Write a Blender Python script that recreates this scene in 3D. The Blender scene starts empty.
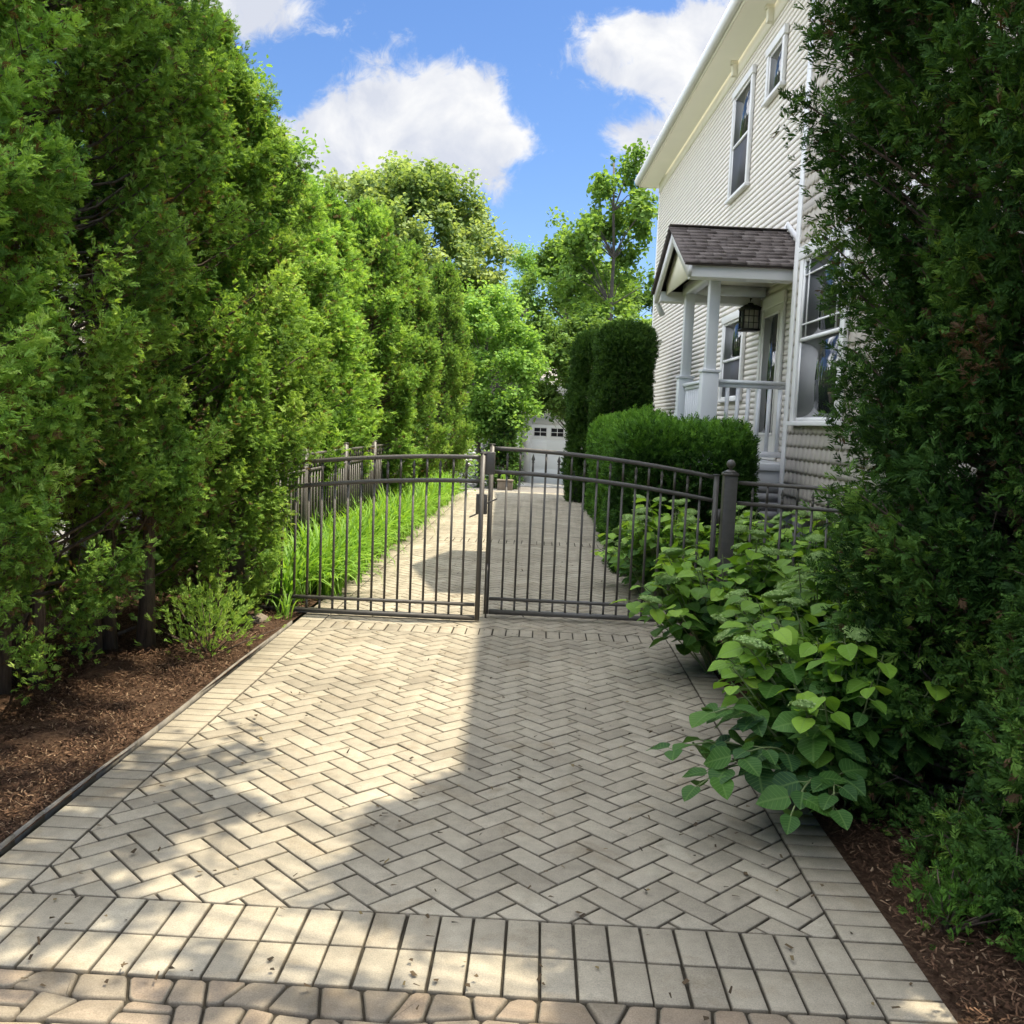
import bpy, math, random
import numpy as np
from mathutils import Vector, Matrix
rng = np.random.default_rng(7); random.seed(7)
scene = bpy.context.scene; COL = scene.collection
R = math.radians

# ------------------------------------------------------------------ helpers
class MB:
    def __init__(self):
        self.v = []; self.f = {}; self.n = 0; self.val = []; self.uv = []
    def add(self, V, F, val=0.5, uv=None):
        V = np.asarray(V, float).reshape(-1, 3)
        self.v.append(V)
        self.val.append(np.broadcast_to(np.asarray(val, float), (len(V),)))
        self.uv.append(np.zeros((len(V), 2)) if uv is None else uv)
        if isinstance(F, np.ndarray):
            self.f.setdefault(F.shape[1], []).append(F + self.n)
        else:
            by = {}
            for q in F: by.setdefault(len(q), []).append(q)
            for k, L in by.items(): self.f.setdefault(k, []).append(np.array(L) + self.n)
        self.n += len(V)
    def box(self, x0, x1, y0, y1, z0, z1, val=0.5):
        x0, x1 = min(x0, x1), max(x0, x1); y0, y1 = min(y0, y1), max(y0, y1); z0, z1 = min(z0, z1), max(z0, z1)
        V = [(x0,y0,z0),(x1,y0,z0),(x1,y1,z0),(x0,y1,z0),(x0,y0,z1),(x1,y0,z1),(x1,y1,z1),(x0,y1,z1)]
        self.add(V, [(0,3,2,1),(4,5,6,7),(0,1,5,4),(1,2,6,5),(2,3,7,6),(3,0,4,7)], val)
    def beam(self, p0, p1, w, h, up=(0,0,1), val=0.5):
        p0 = Vector(p0); p1 = Vector(p1); d = (p1-p0).normalized(); u = Vector(up)
        s = d.cross(u)
        if s.length < 1e-4: s = d.cross(Vector((1,0,0)))
        s.normalize(); u = s.cross(d).normalized()
        V = []
        for p in (p0, p1):
            for a, b in ((-1,-1),(1,-1),(1,1),(-1,1)): V.append(p + s*(a*w/2) + u*(b*h/2))
        self.add([tuple(q) for q in V], [(0,1,2,3),(7,6,5,4),(4,5,1,0),(5,6,2,1),(6,7,3,2),(7,4,0,3)], val)
    def prism(self, poly, axis, a0, a1, val=0.5):
        # poly: list of 2d points in the two other axes order, extruded on axis
        n = len(poly); V = []
        for a in (a0, a1):
            for p in poly:
                q = list(p); q.insert(axis, a); V.append(q)
        F = [tuple(range(n))[::-1], tuple(range(n, 2*n))] + [(i, (i+1) % n, n+(i+1) % n, n+i) for i in range(n)]
        self.add(V, F, val)
    def tube(self, pts, rad, n=6, val=0.5, cap=True):
        pts = np.asarray(pts, float); m = len(pts)
        rad = np.broadcast_to(np.asarray(rad, float), (m,))
        t = np.gradient(pts, axis=0); t /= np.linalg.norm(t, axis=1)[:, None] + 1e-9
        ref = np.array([0, 0, 1.]) if abs(t[0][2]) < .9 else np.array([1., 0, 0])
        a = np.linspace(0, 2*np.pi, n, endpoint=False); V = []
        for i in range(m):
            x = np.cross(ref, t[i]); x /= np.linalg.norm(x) + 1e-9; y = np.cross(t[i], x)
            V.append(pts[i] + rad[i]*(np.cos(a)[:, None]*x + np.sin(a)[:, None]*y))
        V = np.concatenate(V)
        F = [(i*n+j, i*n+(j+1) % n, (i+1)*n+(j+1) % n, (i+1)*n+j) for i in range(m-1) for j in range(n)]
        if cap: F += [tuple(range(n))[::-1], tuple(range((m-1)*n, m*n))]
        self.add(V, F, val)
    def lathe(self, c, prof, n=16, val=0.5):
        a = np.linspace(0, 2*np.pi, n, endpoint=False); V = []
        for r, z in prof:
            for k in a: V.append((c[0]+r*math.cos(k), c[1]+r*math.sin(k), c[2]+z))
        m = len(prof)
        F = [(i*n+j, i*n+(j+1) % n, (i+1)*n+(j+1) % n, (i+1)*n+j) for i in range(m-1) for j in range(n)]
        F += [tuple(range(n))[::-1], tuple(range((m-1)*n, m*n))]
        self.add(V, F, val)
    def inst(self, T, loc, Rm, sc, val, uv=None):
        TV, TF = T; N = len(loc); k = len(TV)
        sc = np.asarray(sc, float)
        S = TV[None] * (sc[:, None, None] if sc.ndim == 1 else sc[:, None, :])
        V = np.einsum('nij,nkj->nki', Rm, S) + loc[:, None, :]
        F = (TF[None] + (np.arange(N)*k)[:, None, None]).reshape(-1, TF.shape[1])
        self.add(V.reshape(-1, 3), F, np.repeat(val, k), None if uv is None else np.tile(uv, (N, 1)))
    def build(self, name, mat, parent=None, off=None, smooth=False, bevel=0):
        V = np.concatenate(self.v); val = np.concatenate(self.val); uv = np.concatenate(self.uv)
        if off is not None: V = V - np.asarray(off, float)
        me = bpy.data.meshes.new(name)
        me.vertices.add(len(V)); me.vertices.foreach_set('co', V.astype(np.float32).ravel())
        loops = []; starts = []; c = 0
        for k, L in self.f.items():
            A = np.concatenate(L); loops.append(A.ravel()); starts.append(c + np.arange(len(A))*k); c += A.size
        loops = np.concatenate(loops); starts = np.concatenate(starts)
        me.loops.add(len(loops)); me.loops.foreach_set('vertex_index', loops.astype(np.int32))
        me.polygons.add(len(starts)); me.polygons.foreach_set('loop_start', starts.astype(np.int32))
        me.update(calc_edges=True)
        if smooth: me.polygons.foreach_set('use_smooth', np.ones(len(starts), bool))
        at = me.attributes.new('val', 'FLOAT', 'POINT'); at.data.foreach_set('value', val.astype(np.float32))
        if np.any(uv):
            at = me.attributes.new('luv', 'FLOAT_VECTOR', 'POINT')
            at.data.foreach_set('vector', np.c_[uv, np.zeros(len(uv))].astype(np.float32).ravel())
        me.materials.append(mat)
        o = bpy.data.objects.new(name, me); COL.objects.link(o)
        if parent is not None: o.parent = parent
        elif off is not None: o.location = off
        if bevel:
            b = o.modifiers.new('bevel', 'BEVEL'); b.width = bevel; b.segments = 2; b.limit_method = 'ANGLE'
        return o

def tag(o, label=None, cat=None, group=None, kind=None):
    if label: o['label'] = label
    if cat: o['category'] = cat
    if group: o['group'] = group
    if kind: o['kind'] = kind
    return o
def thing(name, label, cat, loc, rz=0, group=None):
    o = bpy.data.objects.new(name, None); COL.objects.link(o)
    o.location = loc; o.rotation_euler = (0, 0, rz); o.empty_display_size = .1
    return tag(o, label, cat, group)
def copy_thing(o, loc, rz=None, sc=None, label=None):
    r = o.copy(); COL.objects.link(r); r.location = loc
    if rz is not None: r.rotation_euler = (0, 0, rz)
    if sc is not None: r.scale = sc
    if label: r['label'] = label
    for ch in list(o.children):
        c = ch.copy(); COL.objects.link(c); c.parent = r
        for g in list(ch.children):
            d = g.copy(); COL.objects.link(d); d.parent = c
    return r

def gz(y):
    y = np.asarray(y, float)
    return -0.5*np.clip((y-20)/14., 0, 1)

# ------------------------------------------------------------------ materials
def mat(name):
    m = bpy.data.materials.new(name); m.use_nodes = True
    nt = m.node_tree; b = nt.nodes['Principled BSDF']
    return m, nt, b
def node(nt, t, **kw):
    n = nt.nodes.new(t)
    for k, v in kw.items():
        if k in n.inputs: n.inputs[k].default_value = v
        else: setattr(n, k, v)
    return n
def ramp(nt, stops, interp='LINEAR'):
    n = nt.nodes.new('ShaderNodeValToRGB'); cr = n.color_ramp; cr.interpolation = interp
    while len(cr.elements) < len(stops): cr.elements.new(.5)
    for e, (p, c) in zip(cr.elements, stops): e.position = p; e.color = (*c, 1) if len(c) == 3 else c
    return n
def attr(nt, name='val'): return node(nt, 'ShaderNodeAttribute', attribute_name=name)
def mixc(nt, f, a, b, blend='MIX'):
    n = nt.nodes.new('ShaderNodeMix'); n.data_type = 'RGBA'; n.blend_type = blend
    for i, x in ((0, f), (6, a), (7, b)):
        if hasattr(x, 'links') or hasattr(x, 'is_linked'): nt.links.new(x, n.inputs[i])
        elif i == 0: n.inputs[0].default_value = x
        else: n.inputs[i].default_value = (*x, 1)
    return n.outputs[2]
def plain(name, col, rough=.6, spec=.5, noise=0, nscale=8, bump=0, metal=0):
    m, nt, b = mat(name)
    b.inputs['Base Color'].default_value = (*col, 1); b.inputs['Roughness'].default_value = rough
    b.inputs['Specular IOR Level'].default_value = spec; b.inputs['Metallic'].default_value = metal
    if noise or bump:
        tc = node(nt, 'ShaderNodeTexCoord'); nz = node(nt, 'ShaderNodeTexNoise', Scale=nscale, Detail=6.)
        nt.links.new(tc.outputs['Object'], nz.inputs['Vector'])
        if noise:
            c = mixc(nt, nz.outputs[0], [x*(1-noise) for x in col], [min(1, x*(1+noise)) for x in col])
            nt.links.new(c, b.inputs['Base Color'])
        if bump:
            bp = node(nt, 'ShaderNodeBump', Strength=bump, Distance=.01)
            nz2 = node(nt, 'ShaderNodeTexNoise', Scale=nscale*6, Detail=6.); nt.links.new(tc.outputs['Object'], nz2.inputs['Vector'])
            nt.links.new(nz2.outputs[0], bp.inputs['Height']); nt.links.new(bp.outputs[0], b.inputs['Normal'])
    return m
def leafmat(name, stops, trans=.35, rough=.5, spec=.35, veins=False, transtint=(1.25, 1.2, .55)):
    m = bpy.data.materials.new(name); m.use_nodes = True; nt = m.node_tree; nt.nodes.clear()
    out = node(nt, 'ShaderNodeOutputMaterial'); a = attr(nt); rp = ramp(nt, stops)
    nt.links.new(a.outputs['Fac'], rp.inputs[0]); col = rp.outputs[0]
    oi = node(nt, 'ShaderNodeObjectInfo')
    hs = node(nt, 'ShaderNodeHueSaturation'); mr = node(nt, 'ShaderNodeMapRange')
    mr.inputs[3].default_value = .85; mr.inputs[4].default_value = 1.15
    nt.links.new(oi.outputs['Random'], mr.inputs[0]); nt.links.new(mr.outputs[0], hs.inputs['Value'])
    nt.links.new(col, hs.inputs['Color']); col = hs.outputs[0]
    if veins:
        uv = attr(nt, 'luv'); sx = node(nt, 'ShaderNodeSeparateXYZ'); nt.links.new(uv.outputs['Vector'], sx.inputs[0])
        ab = node(nt, 'ShaderNodeMath', operation='ABSOLUTE'); nt.links.new(sx.outputs[0], ab.inputs[0])
        # side veins: stripes slanting forwards from the midrib
        ma = node(nt, 'ShaderNodeMath', operation='MULTIPLY_ADD'); ma.inputs[1].default_value = -.55
        nt.links.new(ab.outputs[0], ma.inputs[0]); nt.links.new(sx.outputs[1], ma.inputs[2])
        mm = node(nt, 'ShaderNodeMath', operation='MULTIPLY'); mm.inputs[1].default_value = 44
        nt.links.new(ma.outputs[0], mm.inputs[0])
        sn = node(nt, 'ShaderNodeMath', operation='SINE'); nt.links.new(mm.outputs[0], sn.inputs[0])
        st = node(nt, 'ShaderNodeMapRange'); st.inputs[1].default_value = .8; st.inputs[2].default_value = 1.
        nt.links.new(sn.outputs[0], st.inputs[0])
        md = node(nt, 'ShaderNodeMapRange'); md.inputs[1].default_value = .05; md.inputs[2].default_value = .02
        nt.links.new(ab.outputs[0], md.inputs[0])
        mx = node(nt, 'ShaderNodeMath', operation='MAXIMUM'); nt.links.new(st.outputs[0], mx.inputs[0]); nt.links.new(md.outputs[0], mx.inputs[1])
        ml = node(nt, 'ShaderNodeMath', operation='MULTIPLY'); ml.inputs[1].default_value = .3; nt.links.new(mx.outputs[0], ml.inputs[0])
        col = mixc(nt, ml.outputs[0], col, (.22, .36, .1))
    p = node(nt, 'ShaderNodeBsdfPrincipled', Roughness=rough); p.inputs['Specular IOR Level'].default_value = spec
    nt.links.new(col, p.inputs['Base Color'])
    if veins:
        bp = node(nt, 'ShaderNodeBump', Strength=.4, Distance=.004); bp.invert = True
        nt.links.new(mx.outputs[0], bp.inputs['Height']); nt.links.new(bp.outputs[0], p.inputs['Normal'])
    t = node(nt, 'ShaderNodeBsdfTranslucent')
    tc = mixc(nt, 1., col, transtint, 'MULTIPLY'); nt.links.new(tc, t.inputs['Color'])
    mxs = node(nt, 'ShaderNodeMixShader'); mxs.inputs[0].default_value = trans
    nt.links.new(p.outputs[0], mxs.inputs[1]); nt.links.new(t.outputs[0], mxs.inputs[2])
    nt.links.new(mxs.outputs[0], out.inputs['Surface'])
    return m

def paver_mat(name, stops, dirt=.35):
    m, nt, b = mat(name)
    a = attr(nt); rp = ramp(nt, stops); nt.links.new(a.outputs['Fac'], rp.inputs[0])
    tc = node(nt, 'ShaderNodeTexCoord')
    n1 = node(nt, 'ShaderNodeTexNoise', Scale=220., Detail=4., Roughness=.7); nt.links.new(tc.outputs['Object'], n1.inputs[0])
    n2 = node(nt, 'ShaderNodeTexNoise', Scale=1.3, Detail=6., Roughness=.6); nt.links.new(tc.outputs['Object'], n2.inputs[0])
    n3 = node(nt, 'ShaderNodeTexNoise', Scale=18., Detail=6., Roughness=.65); nt.links.new(tc.outputs['Object'], n3.inputs[0])
    s1 = ramp(nt, [(.3, (.72,)*3), (.5, (1.,)*3), (.72, (1.25,)*3)]); nt.links.new(n1.outputs[0], s1.inputs[0])
    s2 = ramp(nt, [(.32, (1-dirt,)*3), (.6, (1.05,)*3)]); nt.links.new(n2.outputs[0], s2.inputs[0])
    s3 = ramp(nt, [(.3, (.86,)*3), (.6, (1.05,)*3)]); nt.links.new(n3.outputs[0], s3.inputs[0])
    c = mixc(nt, 1., rp.outputs[0], s1.outputs[0], 'MULTIPLY'); c = mixc(nt, 1., c, s2.outputs[0], 'MULTIPLY'); c = mixc(nt, 1., c, s3.outputs[0], 'MULTIPLY')
    n5 = node(nt, 'ShaderNodeTexNoise', Scale=3.4, Detail=9., Roughness=.68, Distortion=.6); nt.links.new(tc.outputs['Object'], n5.inputs[0])
    s5 = ramp(nt, [(.54, (0,0,0)), (.68, (.55,)*3)]); nt.links.new(n5.outputs[0], s5.inputs[0])
    c = mixc(nt, s5.outputs[0], c, mixc(nt, 1., c, (.70, .62, .52), 'MULTIPLY'))
    nt.links.new(c, b.inputs['Base Color']); b.inputs['Roughness'].default_value = .85; b.inputs['Specular IOR Level'].default_value = .25
    bp = node(nt, 'ShaderNodeBump', Strength=.35, Distance=.003); nt.links.new(n1.outputs[0], bp.inputs['Height']); nt.links.new(bp.outputs[0], b.inputs['Normal'])
    return m

M = {}
M['paver'] = paver_mat('paver', [(0, (.03,.025,.019)), (.18, (.22,.19,.14)), (.25, (.27,.235,.175)), (.6, (.325,.285,.213)), (1, (.38,.338,.256))], .24)
M['cobble'] = paver_mat('cobble', [(0, (.03,.025,.019)), (.18, (.19,.16,.12)), (.3, (.20,.17,.125)), (.5, (.24,.20,.145)), (.75, (.28,.215,.15)), (1, (.26,.23,.17))], .3)
M['joint'] = plain('joint_sand', (.045,.038,.027), .95, .1, .5, 30, .6)
M['black'] = plain('black_metal', (.105,.095,.083), .45, .5, .25, 30, .05)
M['white'] = plain('white_trim', (.74,.73,.71), .45, .4, .04, 3)
M['siding'] = plain('cream_siding', (.70,.655,.58), .55, .4, .05, 2)
M['soffit'] = plain('cream_soffit', (.80,.76,.62), .6, .3, .04, 2)
M['shingle_wall'] = plain('beige_shingle', (.50,.455,.395), .7, .3, .12, 3, .1)
M['found'] = plain('painted_foundation', (.42,.42,.43), .8, .2, .1, 4, .2)
M['dark'] = plain('dark_void', (.02,.02,.022), .8, .2)
M['porchpaint'] = plain('white_porch_paint', (.70,.71,.72), .45, .4, .04, 3)
M['door'] = plain('cream_door_paint', (.74,.72,.66), .45, .4)
M['screen'] = plain('insect_screen', (.06,.06,.065), .55, .3)
M['lantern'] = plain('lantern_iron', (.018,.016,.015), .45, .5)
M['bin'] = plain('dark_bin_plastic', (.03,.034,.034), .5, .4, .2, 6)
M['rock'] = plain('fieldstone', (.20,.165,.125), .9, .2, .3, 12, .6)
M['garage'] = plain('white_garage_paint', (.84,.84,.83), .5, .3, .03, 2)
M['greyside'] = plain('grey_siding', (.42,.42,.41), .7, .3, .06, 2)
M['asphalt'] = plain('grey_gravel', (.20,.185,.165), .95, .2, .4, 30, .6)
M['concrete'] = plain('pale_concrete', (.50,.47,.42), .9, .2, .12, 4, .2)
M['neigh'] = plain('pale_stucco', (.84,.77,.71), .85, .2, .1, 2, .2)
M['edging'] = plain('weathered_edging', (.22,.20,.165), .85, .2, .3, 14, .3)
def glassmat(name, base):
    m, nt, b = mat(name)
    b.inputs['Base Color'].default_value = (*base, 1); b.inputs['Roughness'].default_value = .015; b.inputs['IOR'].default_value = 1.9
    return m
M['glass'] = glassmat('window_glass', (.02,.023,.025))
M['lampglass'] = plain('frosted_lantern_glass', (.55,.52,.45), .3, .5)
def roofmat():
    m, nt, b = mat('asphalt_roof_shingle'); a = attr(nt)
    rp = ramp(nt, [(0, (.075,.06,.053)), (.5, (.12,.098,.088)), (1, (.17,.145,.13))]); nt.links.new(a.outputs['Fac'], rp.inputs[0])
    tc = node(nt, 'ShaderNodeTexCoord'); n1 = node(nt, 'ShaderNodeTexNoise', Scale=120., Detail=3.); nt.links.new(tc.outputs['Object'], n1.inputs[0])
    s = ramp(nt, [(.3, (.75,)*3), (.7, (1.25,)*3)]); nt.links.new(n1.outputs[0], s.inputs[0])
    nt.links.new(mixc(nt, 1., rp.outputs[0], s.outputs[0], 'MULTIPLY'), b.inputs['Base Color']); b.inputs['Roughness'].default_value = .9
    return m
M['roof'] = roofmat()
def mulchmat():
    m, nt, b = mat('bark_mulch'); tc = node(nt, 'ShaderNodeTexCoord')
    n1 = node(nt, 'ShaderNodeTexNoise', Scale=45., Detail=8., Roughness=.75); nt.links.new(tc.outputs['Object'], n1.inputs[0])
    n2 = node(nt, 'ShaderNodeTexVoronoi', Scale=60.); nt.links.new(tc.outputs['Object'], n2.inputs[0])
    rp = ramp(nt, [(.3, (.025,.014,.009)), (.5, (.075,.044,.027)), (.7, (.15,.098,.063))]); nt.links.new(n1.outputs[0], rp.inputs[0])
    nt.links.new(rp.outputs[0], b.inputs['Base Color']); b.inputs['Roughness'].default_value = .95; b.inputs['Specular IOR Level'].default_value = .1
    bp = node(nt, 'ShaderNodeBump', Strength=.9, Distance=.02); nt.links.new(n1.outputs[0], bp.inputs['Height']); nt.links.new(bp.outputs[0], b.inputs['Normal'])
    return m
M['mulch'] = mulchmat()
def chipmat(name, stops):
    m, nt, b = mat(name); a = attr(nt); rp = ramp(nt, stops); nt.links.new(a.outputs['Fac'], rp.inputs[0])
    nt.links.new(rp.outputs[0], b.inputs['Base Color']); b.inputs['Roughness'].default_value = .9; b.inputs['Specular IOR Level'].default_value = .15
    return m
M['chip'] = chipmat('bark_chip', [(0, (.035,.02,.012)), (.4, (.07,.037,.022)), (.85, (.15,.086,.05)), (1, (.27,.19,.12))])
M['litter'] = chipmat('leaf_litter', [(0, (.03,.022,.015)), (.7, (.10,.07,.04)), (1, (.2,.15,.07))])
def lawnmat():
    m, nt, b = mat('soil_and_grass'); tc = node(nt, 'ShaderNodeTexCoord')
    n1 = node(nt, 'ShaderNodeTexNoise', Scale=.6, Detail=8.); nt.links.new(tc.outputs['Object'], n1.inputs[0])
    n2 = node(nt, 'ShaderNodeTexNoise', Scale=40., Detail=6.); nt.links.new(tc.outputs['Object'], n2.inputs[0])
    rp = ramp(nt, [(.35, (.07,.05,.03)), (.55, (.05,.075,.025)), (.75, (.07,.11,.03))]); nt.links.new(n1.outputs[0], rp.inputs[0])
    s = ramp(nt, [(.3, (.6,)*3), (.7, (1.3,)*3)]); nt.links.new(n2.outputs[0], s.inputs[0])
    nt.links.new(mixc(nt, 1., rp.outputs[0], s.outputs[0], 'MULTIPLY'), b.inputs['Base Color']); b.inputs['Roughness'].default_value = .95
    return m
M['lawn'] = lawnmat()
def barkmat(name, c0, c1):
    m, nt, b = mat(name); tc = node(nt, 'ShaderNodeTexCoord'); mp = node(nt, 'ShaderNodeMapping'); mp.inputs['Scale'].default_value = (40, 40, 5)
    nt.links.new(tc.outputs['Object'], mp.inputs[0]); n1 = node(nt, 'ShaderNodeTexNoise', Scale=1., Detail=8., Roughness=.7); nt.links.new(mp.outputs[0], n1.inputs[0])
    rp = ramp(nt, [(.3, c0), (.7, c1)]); nt.links.new(n1.outputs[0], rp.inputs[0]); nt.links.new(rp.outputs[0], b.inputs['Base Color'])
    b.inputs['Roughness'].default_value = .95; bp = node(nt, 'ShaderNodeBump', Strength=.8, Distance=.02)
    nt.links.new(n1.outputs[0], bp.inputs['Height']); nt.links.new(bp.outputs[0], b.inputs['Normal'])
    return m
M['bark'] = barkmat('cedar_bark', (.05,.034,.024), (.20,.145,.105))
M['bark2'] = barkmat('grey_bark', (.06,.05,.04), (.18,.155,.13))
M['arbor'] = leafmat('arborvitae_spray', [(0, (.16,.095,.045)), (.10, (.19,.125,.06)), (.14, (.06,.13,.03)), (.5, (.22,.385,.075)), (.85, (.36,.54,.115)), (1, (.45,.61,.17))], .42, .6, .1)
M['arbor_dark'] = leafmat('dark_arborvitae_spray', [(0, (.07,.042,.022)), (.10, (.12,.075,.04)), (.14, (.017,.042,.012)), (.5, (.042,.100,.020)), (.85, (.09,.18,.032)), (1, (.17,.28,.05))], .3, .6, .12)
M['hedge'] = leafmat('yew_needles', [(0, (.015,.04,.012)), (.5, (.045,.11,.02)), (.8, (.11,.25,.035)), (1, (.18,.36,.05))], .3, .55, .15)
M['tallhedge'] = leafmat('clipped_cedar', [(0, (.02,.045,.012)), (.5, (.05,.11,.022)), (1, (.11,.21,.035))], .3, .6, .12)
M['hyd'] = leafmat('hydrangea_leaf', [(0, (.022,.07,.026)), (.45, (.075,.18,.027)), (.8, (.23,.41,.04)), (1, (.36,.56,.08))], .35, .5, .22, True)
M['flower'] = leafmat('green_flower_head', [(0, (.20,.33,.09)), (1, (.42,.56,.22))], .25, .7, .1)
M['stem'] = plain('green_stem', (.16,.20,.08), .6, .3)
M['lily'] = leafmat('daylily_leaf', [(0, (.09,.19,.025)), (.6, (.20,.38,.05)), (1, (.32,.50,.09))], .45, .45, .2)
M['linden'] = leafmat('linden_leaf', [(0, (.11,.17,.05)), (.5, (.22,.32,.10)), (1, (.38,.47,.20))], .42, .6, .1)
M['locust'] = leafmat('locust_leaf', [(0, (.10,.20,.04)), (.6, (.20,.36,.08)), (1, (.30,.46,.12))], .45, .6, .1)
M['maple'] = leafmat('maple_leaf', [(0, (.07,.14,.03)), (.6, (.16,.28,.06)), (1, (.27,.40,.10))], .45, .55, .15)
M['darktree'] = leafmat('dark_tree_leaf', [(0, (.05,.10,.025)), (.6, (.11,.20,.05)), (1, (.19,.30,.08))], .42, .6, .12)

# ------------------------------------------------------------------ camera, sun, sky
F_PX, HC = 940., 1.6
yaw, pit, rol = R(1.6), R(5.36), R(2.4)
f = Vector((-math.sin(yaw)*math.cos(pit), math.cos(yaw)*math.cos(pit), -math.sin(pit)))
r0 = f.cross(Vector((0,0,1))).normalized(); u0 = r0.cross(f)
cr = math.cos(rol)*r0 + math.sin(rol)*u0; cu = -math.sin(rol)*r0 + math.cos(rol)*u0
cam = bpy.data.cameras.new('camera'); co = bpy.data.objects.new('camera', cam); COL.objects.link(co)
co.matrix_world = Matrix(((cr.x, cu.x, -f.x, 0), (cr.y, cu.y, -f.y, 0), (cr.z, cu.z, -f.z, HC), (0,0,0,1)))
cam.sensor_width = 36; cam.lens = 36*F_PX/1024; cam.clip_end = 2000; cam.clip_start = .05
scene.camera = co
KX, KY = .40, .10
SUN = Vector((KX, KY, 1)).normalized()
sl = bpy.data.lights.new('sun', 'SUN'); sl.energy = 2.2; sl.angle = R(.53); sl.color = (1, .905, .72)
so = bpy.data.objects.new('sun', sl); COL.objects.link(so); so.rotation_euler = SUN.to_track_quat('Z', 'Y').to_euler(); so.location = (5, 2, 20)
W = bpy.data.worlds.new('World'); scene.world = W; W.use_nodes = True
nt = W.node_tree; bg = nt.nodes['Background']; bg.inputs[1].default_value = .15
sky = node(nt, 'ShaderNodeTexSky', sky_type='NISHITA'); sky.sun_disc = False
sky.sun_elevation = math.asin(SUN.z); sky.sun_rotation = math.atan2(SUN.x, SUN.y); sky.air_density = 1.0; sky.dust_density = .6; sky.ozone_density = 2.2
tc = node(nt, 'ShaderNodeTexCoord'); sx = node(nt, 'ShaderNodeSeparateXYZ'); nt.links.new(tc.outputs['Generated'], sx.inputs[0])
def mth(op, a, b=None, c=None):
    n = node(nt, 'ShaderNodeMath', operation=op)
    for i, x in enumerate((a, b, c)):
        if x is None: continue
        if isinstance(x, (int, float)): n.inputs[i].default_value = x
        else: nt.links.new(x, n.inputs[i])
    return n.outputs[0]
yy = mth('MAXIMUM', sx.outputs[1], .02)
uu = mth('DIVIDE', sx.outputs[0], yy); vv = mth('DIVIDE', sx.outputs[2], yy)
cv = node(nt, 'ShaderNodeCombineXYZ'); nt.links.new(uu, cv.inputs[0]); nt.links.new(vv, cv.inputs[1])
n1 = node(nt, 'ShaderNodeTexNoise', Scale=9., Detail=10., Roughness=.6, Distortion=.5); nt.links.new(cv.outputs[0], n1.inputs[0])
n2 = node(nt, 'ShaderNodeTexNoise', Scale=34., Detail=8., Roughness=.65, Distortion=.8); nt.links.new(cv.outputs[0], n2.inputs[0])
def dirpix(x, y):
    d = f*F_PX + cr*(x-512) + cu*(512-y); return d.x/d.y, d.z/d.y
# cumulus clouds: centre, half widths (in picture-sized angles), strength
acc = None
for (x, y, a, b_, k) in ((408,128,62,42,1.),(455,112,52,46,1.),(360,160,78,36,1.),(330,150,50,40,.9),(478,165,30,30,.75),(512,140,26,16,.5),(250,8,62,30,.8),(215,5,60,30,.8),(335,30,20,10,.34),
                         (655,52,58,28,.9),(618,50,38,26,.8),(690,55,52,30,.9),(735,40,60,40,.9),(668,70,40,22,.7),(655,140,40,22,.9),(690,170,60,40,.9),(560,18,18,8,.3)):
    u_, v_ = dirpix(x, y)
    du = mth('DIVIDE', mth('SUBTRACT', uu, u_), a/F_PX); dv = mth('DIVIDE', mth('SUBTRACT', vv, v_), b_/F_PX)
    r2 = mth('ADD', mth('MULTIPLY', du, du), mth('MULTIPLY', dv, dv))
    g = mth('MULTIPLY', mth('EXPONENT', mth('MULTIPLY', r2, -.75)), k)
    acc = g if acc is None else mth('ADD', acc, g)
# unseen bright cloud added overhead and behind as fill light
n3 = node(nt, 'ShaderNodeTexNoise', Scale=2.6, Detail=7., Roughness=.55); nt.links.new(tc.outputs['Generated'], n3.inputs[0])
back = node(nt, 'ShaderNodeMapRange', interpolation_type='SMOOTHSTEP'); back.inputs[1].default_value = .48; back.inputs[2].default_value = .72; side = mth('MULTIPLY', mth('MULTIPLY', sx.outputs[0], -1.), .87)      # more fill cloud added out of view, high over the left
nt.links.new(mth('MAXIMUM', sx.outputs[2], side), back.inputs[0])
acc = mth('ADD', acc, mth('MULTIPLY', back.outputs[0], mth('MULTIPLY', mth('SUBTRACT', n3.outputs[0], .33), 4.)))
acc = mth('MINIMUM', mth('MAXIMUM', acc, 0.), 1.15)
den = mth('ADD', acc, mth('ADD', mth('MULTIPLY', mth('SUBTRACT', n1.outputs[0], .5), 1.9), mth('MULTIPLY', mth('SUBTRACT', n2.outputs[0], .5), 1.2)))
cm = node(nt, 'ShaderNodeMapRange', interpolation_type='SMOOTHSTEP'); cm.inputs[1].default_value = .36; cm.inputs[2].default_value = .92; nt.links.new(den, cm.inputs[0])
shade = node(nt, 'ShaderNodeMapRange'); shade.inputs[1].default_value = .40; shade.inputs[2].default_value = .66
n4 = node(nt, 'ShaderNodeTexNoise', Scale=13., Detail=7., Roughness=.55, Distortion=.4); mpv = node(nt, 'ShaderNodeMapping'); mpv.inputs['Location'].default_value = (.3, .035, 0)
nt.links.new(cv.outputs[0], mpv.inputs[0]); nt.links.new(mpv.outputs[0], n4.inputs[0]); nt.links.new(n4.outputs[0], shade.inputs[0])
cfront = mixc(nt, shade.outputs[0], (1.25, 1.32, 1.50), (1.80, 1.80, 1.80))
ccol = mixc(nt, back.outputs[0], cfront, (10., 10.2, 10.6))
hs = node(nt, 'ShaderNodeHueSaturation', Saturation=1.12, Value=1.0); nt.links.new(sky.outputs[0], hs.inputs['Color'])
skyc = mixc(nt, 1., hs.outputs[0], (.262, .287, .34), 'MULTIPLY')
nt.links.new(mixc(nt, cm.outputs[0], skyc, ccol), bg.inputs[0])
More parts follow.
